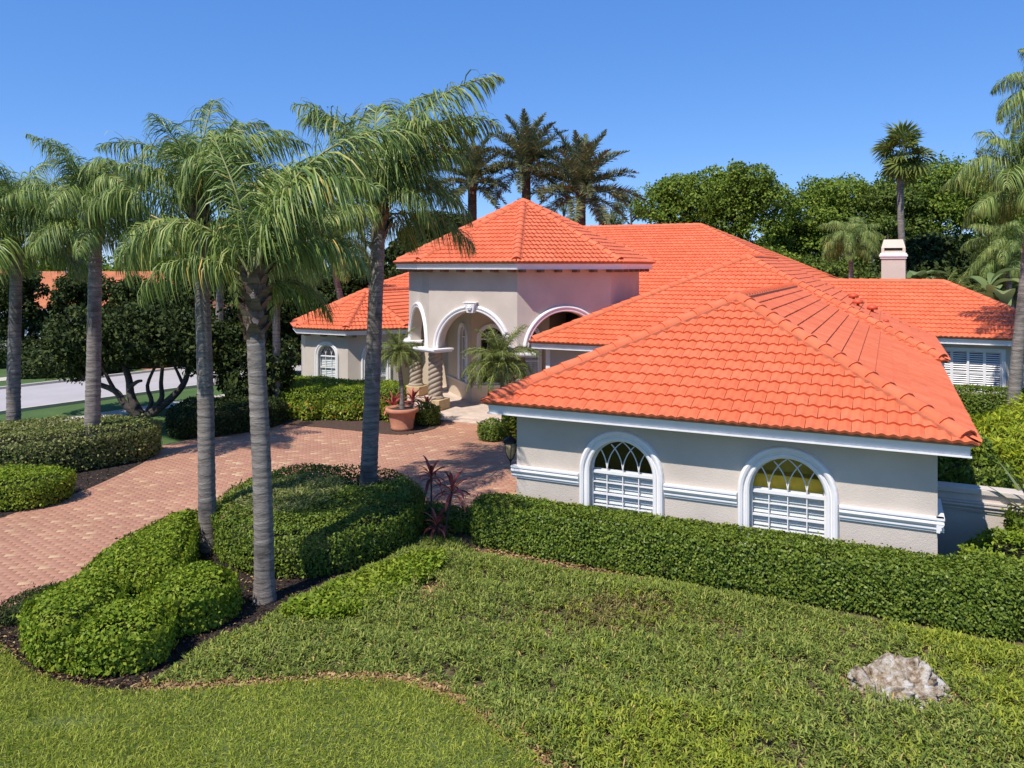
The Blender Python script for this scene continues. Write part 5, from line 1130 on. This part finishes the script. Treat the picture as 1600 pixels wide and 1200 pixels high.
# broadleaf trees ------------------------------------------------------------
def crown_mesh(lobes, n, leaf, seed, gap=-.15, flat=.9):
    rg = np.random.default_rng(seed); P, Nn = [], []; vol = np.array([l[3] * l[4] for l in lobes]); vol = vol / vol.sum()
    for (x, y, z, rx, rz), f in zip(lobes, vol):
        m = int(n * f * 1.9); d = unit(rg.normal(size=(m, 3))); r = rg.uniform(.35, 1.0, m) ** .45; r *= 1 + .22 * wob(d * 3, 1.6, seed + int(abs(x * 10)))
        p = np.array([x, y, z]) + d * r[:, None] * [rx, rx, rz]; cl = wob(p, 7.5 / max(rx, 1) ** .5, seed + 3) + .6 * wob(p, 14 / max(rx, 1) ** .5, seed + 4); k = cl > gap
        P.append(p[k]); Nn.append(d[k])
    P = np.concatenate(P)[:]; Nn = np.concatenate(Nn); q = rg.permutation(len(P))[:n]; P, Nn = P[q], Nn[q]; n = len(P)
    D = unit(rg.normal(size=(n, 3)) + [0, 0, -.15]); Nl = unit(Nn * .9 + [0, 0, .5] + rg.normal(0, .6, (n, 3))); s = rg.uniform(.7, 1.3, n)
    return leaf_quads(P, D, Nl, leaf[0] * s, leaf[1] * s)
def tree(name, base, lobes, trunk_r, label, mat, n, leaf, seed, group=None, limbs=5, gap=-.15):
    """lobes relative to the base: (x,y,z,rx,rz)"""
    root = empty(name, (*base, 0), 0, label, 'tree', group); rr = random.Random(seed); mb = MB()
    zt = min(l[2] for l in lobes) * .55
    mb.tube([(0, 0, 0), (.1, .05, zt * .5), (.05, 0, zt)], [trunk_r * 1.25, trunk_r, trunk_r * .85], 10)
    for l in lobes[:limbs + 3]: mb.tube([(.05, 0, zt * .9), (l[0] * .45, l[1] * .45, zt + (l[2] - zt) * .55), (l[0] * .9, l[1] * .9, l[2] + l[4] * .2)], [trunk_r * .6, trunk_r * .38, trunk_r * .1], 7)
    mb.build('trunk', 'bark', root, True)
    V, F = crown_mesh(lobes, n, leaf, seed, gap); link('crown', np_mesh('crown', V, F, mat), None, root); return root
def oak(px, top, Y, w_, label, seed, mat='oak', n=15000, leaf=(.23, .14), depth=None, low=0.15, group='oaks behind the house'):
    """crown centred on pixel column px reaching pixel row top, w_ metres wide, at distance Y"""
    x = (px - 800) / FPX * Y; zt = CAM_H - (top - HOR) / FPX * Y; rr = random.Random(seed); L = []
    z0 = zt * low; k = 13
    for i in range(k):
        t = (i + .5) / k; z = z0 + (zt - z0) * t ** .8; m = math.sin(PI * min(1, .25 + .72 * t)) ** .6; a = i * 2.4 + rr.uniform(-.4, .4); rad = w_ * .5 * m * rr.uniform(.25, .72); r = w_ * rr.uniform(.16, .25)
        L.append((rad * math.cos(a), rad * math.sin(a) * .8, min(z, zt - r * rr.uniform(.62, 1.3)), r, r * .72))
    L.append((rr.uniform(-.5, .5), 0, zt - w_ * .17, w_ * .26, w_ * .17))
    for i in range(12):
        b = L[rr.randrange(len(L))]; a = rr.uniform(0, 6.28); q = b[3] * rr.uniform(.35, .6); L.append((b[0] + b[3] * math.cos(a) * .95, b[1] + b[3] * math.sin(a) * .8, min(b[2] + b[4] * rr.uniform(-.3, .9), zt - q * .2), q, q * .75))
    return tree('oak_tree' if mat.startswith('oak') else 'shade_tree', (x, Y), L, .3, label, mat, int(n * (1.75 if Y < 65 else 1)), leaf, seed, group)
oak(1060, 268, 60, 9, 'leafy oak just right of the date palms above the main roof', 1)
oak(1155, 256, 58, 10, 'broad oak with a tall crown above the right hip of the main roof', 2, n=18000)
oak(1235, 345, 62, 8, 'lower oak filling the dip between the broad oak and the fan palm', 3, 'oak_dark', n=12000)
oak(1310, 275, 60, 10, 'full oak left of the fan palm trunk', 4, n=17000)
oak(1395, 285, 57, 8, 'dark oak crown directly behind the fan palm', 5, 'oak_dark', n=14000)
oak(1480, 245, 58, 11, 'big oak between the fan palm and the right edge palm', 6, n=19000)
oak(1590, 270, 60, 10, 'oak crown at the right edge behind the queen palms', 7, 'oak_dark', n=15000)
oak(1180, 385, 50, 8, 'lower bushy oak behind the chimney end of the roof', 8, n=10000, group='oaks behind the house')
oak(1290, 400, 49, 8, 'bushy oak undergrowth left of the chimney', 9, 'oak_dark', n=10000)
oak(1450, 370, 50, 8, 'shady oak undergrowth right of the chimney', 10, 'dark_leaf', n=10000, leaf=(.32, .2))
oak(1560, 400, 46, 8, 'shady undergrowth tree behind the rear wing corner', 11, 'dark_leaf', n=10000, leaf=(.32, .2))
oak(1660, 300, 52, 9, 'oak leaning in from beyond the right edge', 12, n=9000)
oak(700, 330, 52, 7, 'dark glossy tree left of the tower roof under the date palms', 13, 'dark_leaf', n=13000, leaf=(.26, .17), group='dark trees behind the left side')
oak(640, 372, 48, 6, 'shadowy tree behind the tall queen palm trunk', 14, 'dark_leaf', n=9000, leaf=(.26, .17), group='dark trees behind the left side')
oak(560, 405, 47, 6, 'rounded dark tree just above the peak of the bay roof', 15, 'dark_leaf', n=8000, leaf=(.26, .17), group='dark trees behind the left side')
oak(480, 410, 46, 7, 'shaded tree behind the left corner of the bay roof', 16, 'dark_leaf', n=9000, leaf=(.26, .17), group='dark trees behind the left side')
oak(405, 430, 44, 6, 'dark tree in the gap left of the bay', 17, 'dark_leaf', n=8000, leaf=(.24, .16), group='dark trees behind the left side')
oak(250, 395, 70, 10, 'far tree behind the neighbouring roof, right of the ringed trunk', 18, 'oak', n=8000, leaf=(.4, .25), group='far trees over the road')
oak(100, 385, 72, 11, 'far tree rising behind the neighbouring house', 19, 'oak', n=9000, leaf=(.4, .25), group='far trees over the road')
oak(-20, 375, 72, 10, 'far tree at the left edge over the road', 20, 'oak', n=8000, leaf=(.4, .25), group='far trees over the road')
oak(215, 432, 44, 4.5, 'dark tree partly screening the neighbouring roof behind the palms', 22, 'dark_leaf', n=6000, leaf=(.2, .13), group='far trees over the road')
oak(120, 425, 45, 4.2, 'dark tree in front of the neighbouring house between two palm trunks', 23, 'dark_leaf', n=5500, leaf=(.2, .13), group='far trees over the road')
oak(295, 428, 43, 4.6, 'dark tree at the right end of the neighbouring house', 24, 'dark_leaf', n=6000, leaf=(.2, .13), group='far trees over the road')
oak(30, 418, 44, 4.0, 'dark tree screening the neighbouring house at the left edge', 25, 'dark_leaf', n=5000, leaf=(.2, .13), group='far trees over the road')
oak(360, 400, 66, 9, 'far tree where the road disappears', 21, 'oak', n=8000, leaf=(.4, .25), group='far trees over the road')
# pines
def pine(px, top, Y, label, seed, w_=4.5):
    x = (px - 800) / FPX * Y; zt = CAM_H - (top - HOR) / FPX * Y; rr = random.Random(seed); L = []
    for i in range(11):
        t = rr.random(); a = rr.uniform(0, 6.28); rad = w_ * .5 * (1 - .6 * t) * rr.uniform(.4, 1); L.append((rad * math.cos(a), rad * math.sin(a), zt * (.55 + .43 * t), rr.uniform(.5, 1.0), rr.uniform(.35, .6)))
    root = empty('pine_tree', (x, Y, 0), 0, label, 'tree', 'slender pines behind the roofs'); mb = MB(); mb.tube([(0, 0, 0), (.2, 0, zt * .5), (0, 0, zt * .95)], [.2, .15, .05], 8)
    for l in L: mb.tube([(.08, 0, l[2] - .7), (l[0] * .6, l[1] * .6, l[2] - .2), (l[0], l[1], l[2])], [.07, .045, .02], 6)
    mb.build('trunk', 'bark', root, True); V, F = crown_mesh(L, 5000, (.30, .05), seed, -.4); link('crown', np_mesh('crown', V, F, 'pine'), None, root)
pine(880, 318, 62, 'thin pine between the middle and right date palms', 1); pine(955, 318, 64, 'open pine right of the rightmost date palm', 2, 6); pine(985, 300, 66, 'pine at the left shoulder of the oaks', 3)
pine(1528, 225, 66, 'tall pine top poking above the oaks near the right edge', 4, 3.5)
# spreading dark tree by the road
def spreading_tree():
    b = (-13.6, 28.6); root = empty('spreading_tree', (*b, 0), 0, 'wide dark glossy tree with several bare curved trunks beside the road', 'tree'); mb = MB()
    for pts, r in (([(-.1, 0, 0), (-.6, 0, .45), (-1.0, .1, .9), (-1.9, .1, 1.25), (-2.2, .1, 1.5)], .13), ([(0, 0, 0), (-.35, 0, .7), (-.5, .1, 1.4), (-.9, .1, 2.4)], .16), ([(.1, .1, 0), (.35, .1, .5), (.2, .1, 1.1), (.5, .2, 1.9)], .09),
                   ([(.2, 0, 0), (.75, 0, .6), (.7, .1, 1.2), (.8, .1, 2.2)], .10), ([(.3, 0, 0), (1.1, .1, .65), (1.6, .1, 1.3), (1.75, .2, 2.3)], .14), ([(1.5, .1, 1.15), (1.3, 0, 1.7), (1.0, 0, 2.2)], .06), ([(-.45, 0, 1.0), (-.1, -.1, 1.25), (.1, -.1, 1.3)], .08), ([(-1.0, .1, .9), (-1.3, 0, 1.6), (-1.5, 0, 2.3)], .07)):
        p = smooth_poly(pts, 4, False); mb.tube(p, list(np.linspace(r * 1.15, r * .55, len(p))), 8)
    mb.build('trunk', 'bark', root, True)
    L = [(-2.9, 0, 2.2, 1.05, .85), (-2.2, .2, 2.9, 1.4, 1.2), (-1.0, 0, 2.7, 1.3, 1.0), (0, -.3, 3.0, 1.5, 1.1), (1.2, 0, 2.9, 1.4, 1.0), (2.3, .2, 2.6, 1.4, 1.1), (3.0, .6, 2.3, 1.0, .9), (-.6, .9, 3.3, 1.4, .8), (1.6, .8, 3.2, 1.3, .8), (-2.8, 1, 1.8, .9, .7)]
    V, F = crown_mesh(L, 17000, (.17, .10), 5, -.12); link('crown', np_mesh('crown', V, F, 'dark_leaf'), None, root)
spreading_tree()
tree('garden_bush', (-9.2, 28.6), [(-.6, 0, 1.2, .9, .9), (.3, .2, 1.6, .9, 1.0), (-.1, .3, 2.3, .8, .9), (-1.0, .4, 1.9, .8, .8)], .08, 'dark leafy bush between the road and the brown palm trunk', 'dark_leaf', 6500, (.18, .11), 71)
# thicket plants on the right
def banana(px, py, Y, h, label, seed, n=8, s=1.0):
    c = at(px, py, Y); root = empty('banana_plant', (c[0], c[1], 0), 0, label, 'plant', 'broad-leaved plants behind the roof'); rr = random.Random(seed); MB().tube([(0, 0, 0), (0, 0, h * .6), (0, 0, h)], [.16, .13, .08], 8).build('stem', 'stalk', root, True)
    for i in range(n):
        a = i * 2.4 + rr.uniform(-.3, .3); e = rr.uniform(.5, 1.35); L = s * rr.uniform(1.5, 2.3); w_ = s * rr.uniform(.28, .38); V = []; p = np.array([0, 0, h * rr.uniform(.8, 1.0)]); m = 9
        for k in range(m + 1):
            t = k / m; dr = np.array([math.cos(e) * math.cos(a), math.cos(e) * math.sin(a), math.sin(e)]); sd = np.array([-math.sin(a), math.cos(a), 0]); ww = w_ * (0.06 if t < .2 else math.sin(PI * min(1, (t - .2) / .8 * .94 + .05)) ** .6)
            V += [p + sd * ww + [0, 0, ww * .35], p, p - sd * ww + [0, 0, ww * .35]]; p = p + dr * L / m; e -= .20
        link('leaf', np_mesh('leaf', np.array(V), np.array([(k * 3 + j, k * 3 + j + 1, k * 3 + j + 4, k * 3 + j + 3) for k in range(m) for j in (0, 1)]), 'banana', True), None, root)
banana(1420, 420, 40, 4.6, 'broad grey-green banana plant right beside the chimney', 1, 9, 1.15); banana(1440, 440, 40.5, 4.2, 'lower banana plant with arching leaves right of the chimney', 2, 8, 1.1)
banana(1545, 400, 36, 4.6, 'banana plant in the thicket left of the right edge palm', 3, 8, 1.0); banana(1570, 440, 33, 3.6, 'lower banana plant behind the right end of the rear wing', 4, 9, 1.1)
for i, (px, py, Y) in enumerate(((1490, 425, 40), (1525, 440, 37), (1470, 440, 42), (1350, 430, 44), (1585, 420, 39))):
    c = at(px, py, Y); root = empty('areca_palm', (c[0], c[1], 0), 0, ['bushy areca palm in the middle of the thicket', 'areca palm low behind the sloping hip of the rear wing', 'yellowish areca palm right of the banana plants', 'areca palm showing over the ridge left of the chimney', 'areca palm against the right edge of the thicket'][i], 'palm', 'areca palms in the thicket'); rr = random.Random(i)
    MB().tube([(0, 0, 0), (0, 0, c[2] * .7)], [.12, .07], 8).build('trunk', 'stalk', root)
    for j in range(16):
        o = link('frond', PF[j % 4], None, root); o.location = (rr.uniform(-.2, .2), rr.uniform(-.2, .2), c[2] * .62); o.rotation_euler = (rr.uniform(-.2, .2), rr.uniform(-.3, .1), j * 2.4); q = rr.uniform(1.6, 2.3); o.scale = (q, q, q)
# spiky plant on the right
yc = empty('yucca', (9.2, 13.7, 0), 0, 'spiky grey-green yucca at the right edge in front of the garden wall', 'plant'); rg = np.random.default_rng(4)
MB().tube([(0, 0, 0), (.02, .02, 1.05)], [.10, .07], 8).build('stem', 'bark', yc)
for i in range(26):
    a = i * 2.4; e = 1.3 - 1.5 * i / 26 + rg.uniform(-.1, .1); L = rg.uniform(.8, 1.25); V = []; p = np.array([0, 0, 1.1 - .2 * i / 26]); m = 4
    for k in range(m + 1):
        t = k / m; dr = np.array([math.cos(e) * math.cos(a), math.cos(e) * math.sin(a), math.sin(e)]); sd = np.array([-math.sin(a), math.cos(a), 0]); ww = .045 * (1 - t ** 2) + .003; V += [p + sd * ww, p - [0, 0, ww * .5], p - sd * ww]; p = p + dr * L / m; e -= .08
    link('blade', np_mesh('blade', np.array(V), np.array([(k * 3 + j, k * 3 + j + 1, k * 3 + j + 4, k * 3 + j + 3) for k in range(m) for j in (0, 1)]), 'blade_grey', True), None, yc)

# rock ------------------------------------------------------------------
def rock():
    from mathutils import noise as mn
    cx, cy = 4.98, 10.05; bm = bmesh.new(); bmesh.ops.create_icosphere(bm, subdivisions=6, radius=1.0)
    P = np.array([v.co for v in bm.verts]); n = len(P); r = np.ones(n)
    for i, v in enumerate(bm.verts):
        p = v.co; q = p + .25 * mn.noise_vector(p * 2.2)
        d0 = mn.voronoi(q * 2.6)[0]; d1 = mn.voronoi(p * 6.5)[0]
        r[i] += .20 * mn.noise(p * 1.8) + .55 * (min(d0[1] - d0[0], .5) - .22) + .13 * (min(d1[1] - d1[0], .4) - .15) + .05 * mn.turbulence(p * 9, 4, True) - .13 * math.exp(-(d1[0] / .17) ** 2)
    Q = P * r[:, None] * [.56, .46, .36]
    x, y = Q[:, 0], Q[:, 1]
    # two peaks at the back, a low hollow on the front left
    add = .27 * np.exp(-(((x + .06) / .17) ** 2 + ((y - .22) / .2) ** 2)) + .17 * np.exp(-(((x - .38) / .22) ** 2 + ((y - .25) / .25) ** 2)) + .10 * np.exp(-(((x + .46) / .12) ** 2 + ((y - .05) / .2) ** 2)) - .17 * np.exp(-(((x + .22) / .20) ** 2 + ((y - .02) / .25) ** 2)) - .08 * np.exp(-(((x - .18) / .09) ** 2 + ((y + .06) / .08) ** 2))
    Q[:, 2] += np.where(P[:, 2] > -.1, add, 0); Q[:, 2] = Q[:, 2] * .85 - .03
    for v, q in zip(bm.verts, Q): v.co = q
    me = bpy.data.meshes.new('limestone_rock'); bm.to_mesh(me); bm.free(); me.polygons.foreach_set('use_smooth', np.ones(len(me.polygons), dtype=bool))
    o = link('limestone_rock', me, 'rock', None, (cx, cy, 0)); o.rotation_euler = (0, 0, -.2); tag(o, 'craggy white and tan limestone boulder lying in the ground cover', 'rock')
rock()

# neighbouring house ------------------------------------------------------
def neighbour():
    o = empty('neighbour_house', (-31, 55, 0), R(6), 'distant house with orange tiled roof across the road at the left', 'house')
    W, D_, ez, rz = 12.0, 5.5, 2.75, 5.1
    MB().box(-W + .6, W - .6, -D_ + .6, D_ - .6, 0, ez - .1).build('wall', 'far_wall', o)
    mb = MB(); mb.add([(-W, -D_, ez), (W, -D_, ez), (W, D_, ez), (-W, D_, ez), (-W + D_, 0, rz), (W - D_, 0, rz)], [(0, 1, 5, 4), (1, 2, 5), (2, 3, 4, 5), (3, 0, 4)]); mb.build('roof', 'far_tile', o)
    MB().box(-W - .02, W + .02, -D_ - .03, D_ + .03, ez - .25, ez - .01).build('fascia', 'trim', o)
    mb = MB(); mb.add([(6, -D_ - 2.5, ez + .02), (12, -D_ - 2.5, ez + .02), (12, 0, ez + .02), (6, 0, ez + .02), (9, -D_ + .5, ez + 1.9), (9, 0, ez + 1.9)], [(0, 1, 4), (1, 2, 5, 4), (3, 0, 4, 5)]); mb.build('porch_roof', 'far_tile', o)
    MB().box(6.5, 11.5, -D_ - 2, -D_ + .55, 0, ez - .05).build('porch_wall', 'far_wall', o)
    for i, x in enumerate((-9.5, -6.2, -3.0, .2, 3.4)):
        f = MB().box(x - .75, x + .75, -D_ + .5, -D_ + .6, .7, 2.2).build('window', 'trim', o)
        for s in (-.36, .36): MB().box(x + s - .30, x + s + .30, -D_ + .48, -D_ + .499, .8, 2.1).build('pane', 'far_glass', f)
    MB().box(-.35, .35, -.3, .3, rz - .6, rz + .8).build('chimney', 'far_wall', o)
neighbour()
for i, (px, py, w_) in enumerate(((15, 575, 3.6), (90, 590, 2.6), (250, 575, 3.5))):
    x, y = g(px, py); hedge('far_hedge', ell(x, y + 1, w_, .9, 14, .5), 1.3, 'dark_leaf', ['dark clipped hedge in front of the neighbouring house at the left edge', 'low dark hedge across the road behind the first palm trunk', 'dark hedge across the road behind the spreading tree'][i], 'hedge', 'hedges across the road', r=.4, leaf=(.16, .1), dens=160, lump=.08, seed=80 + i)
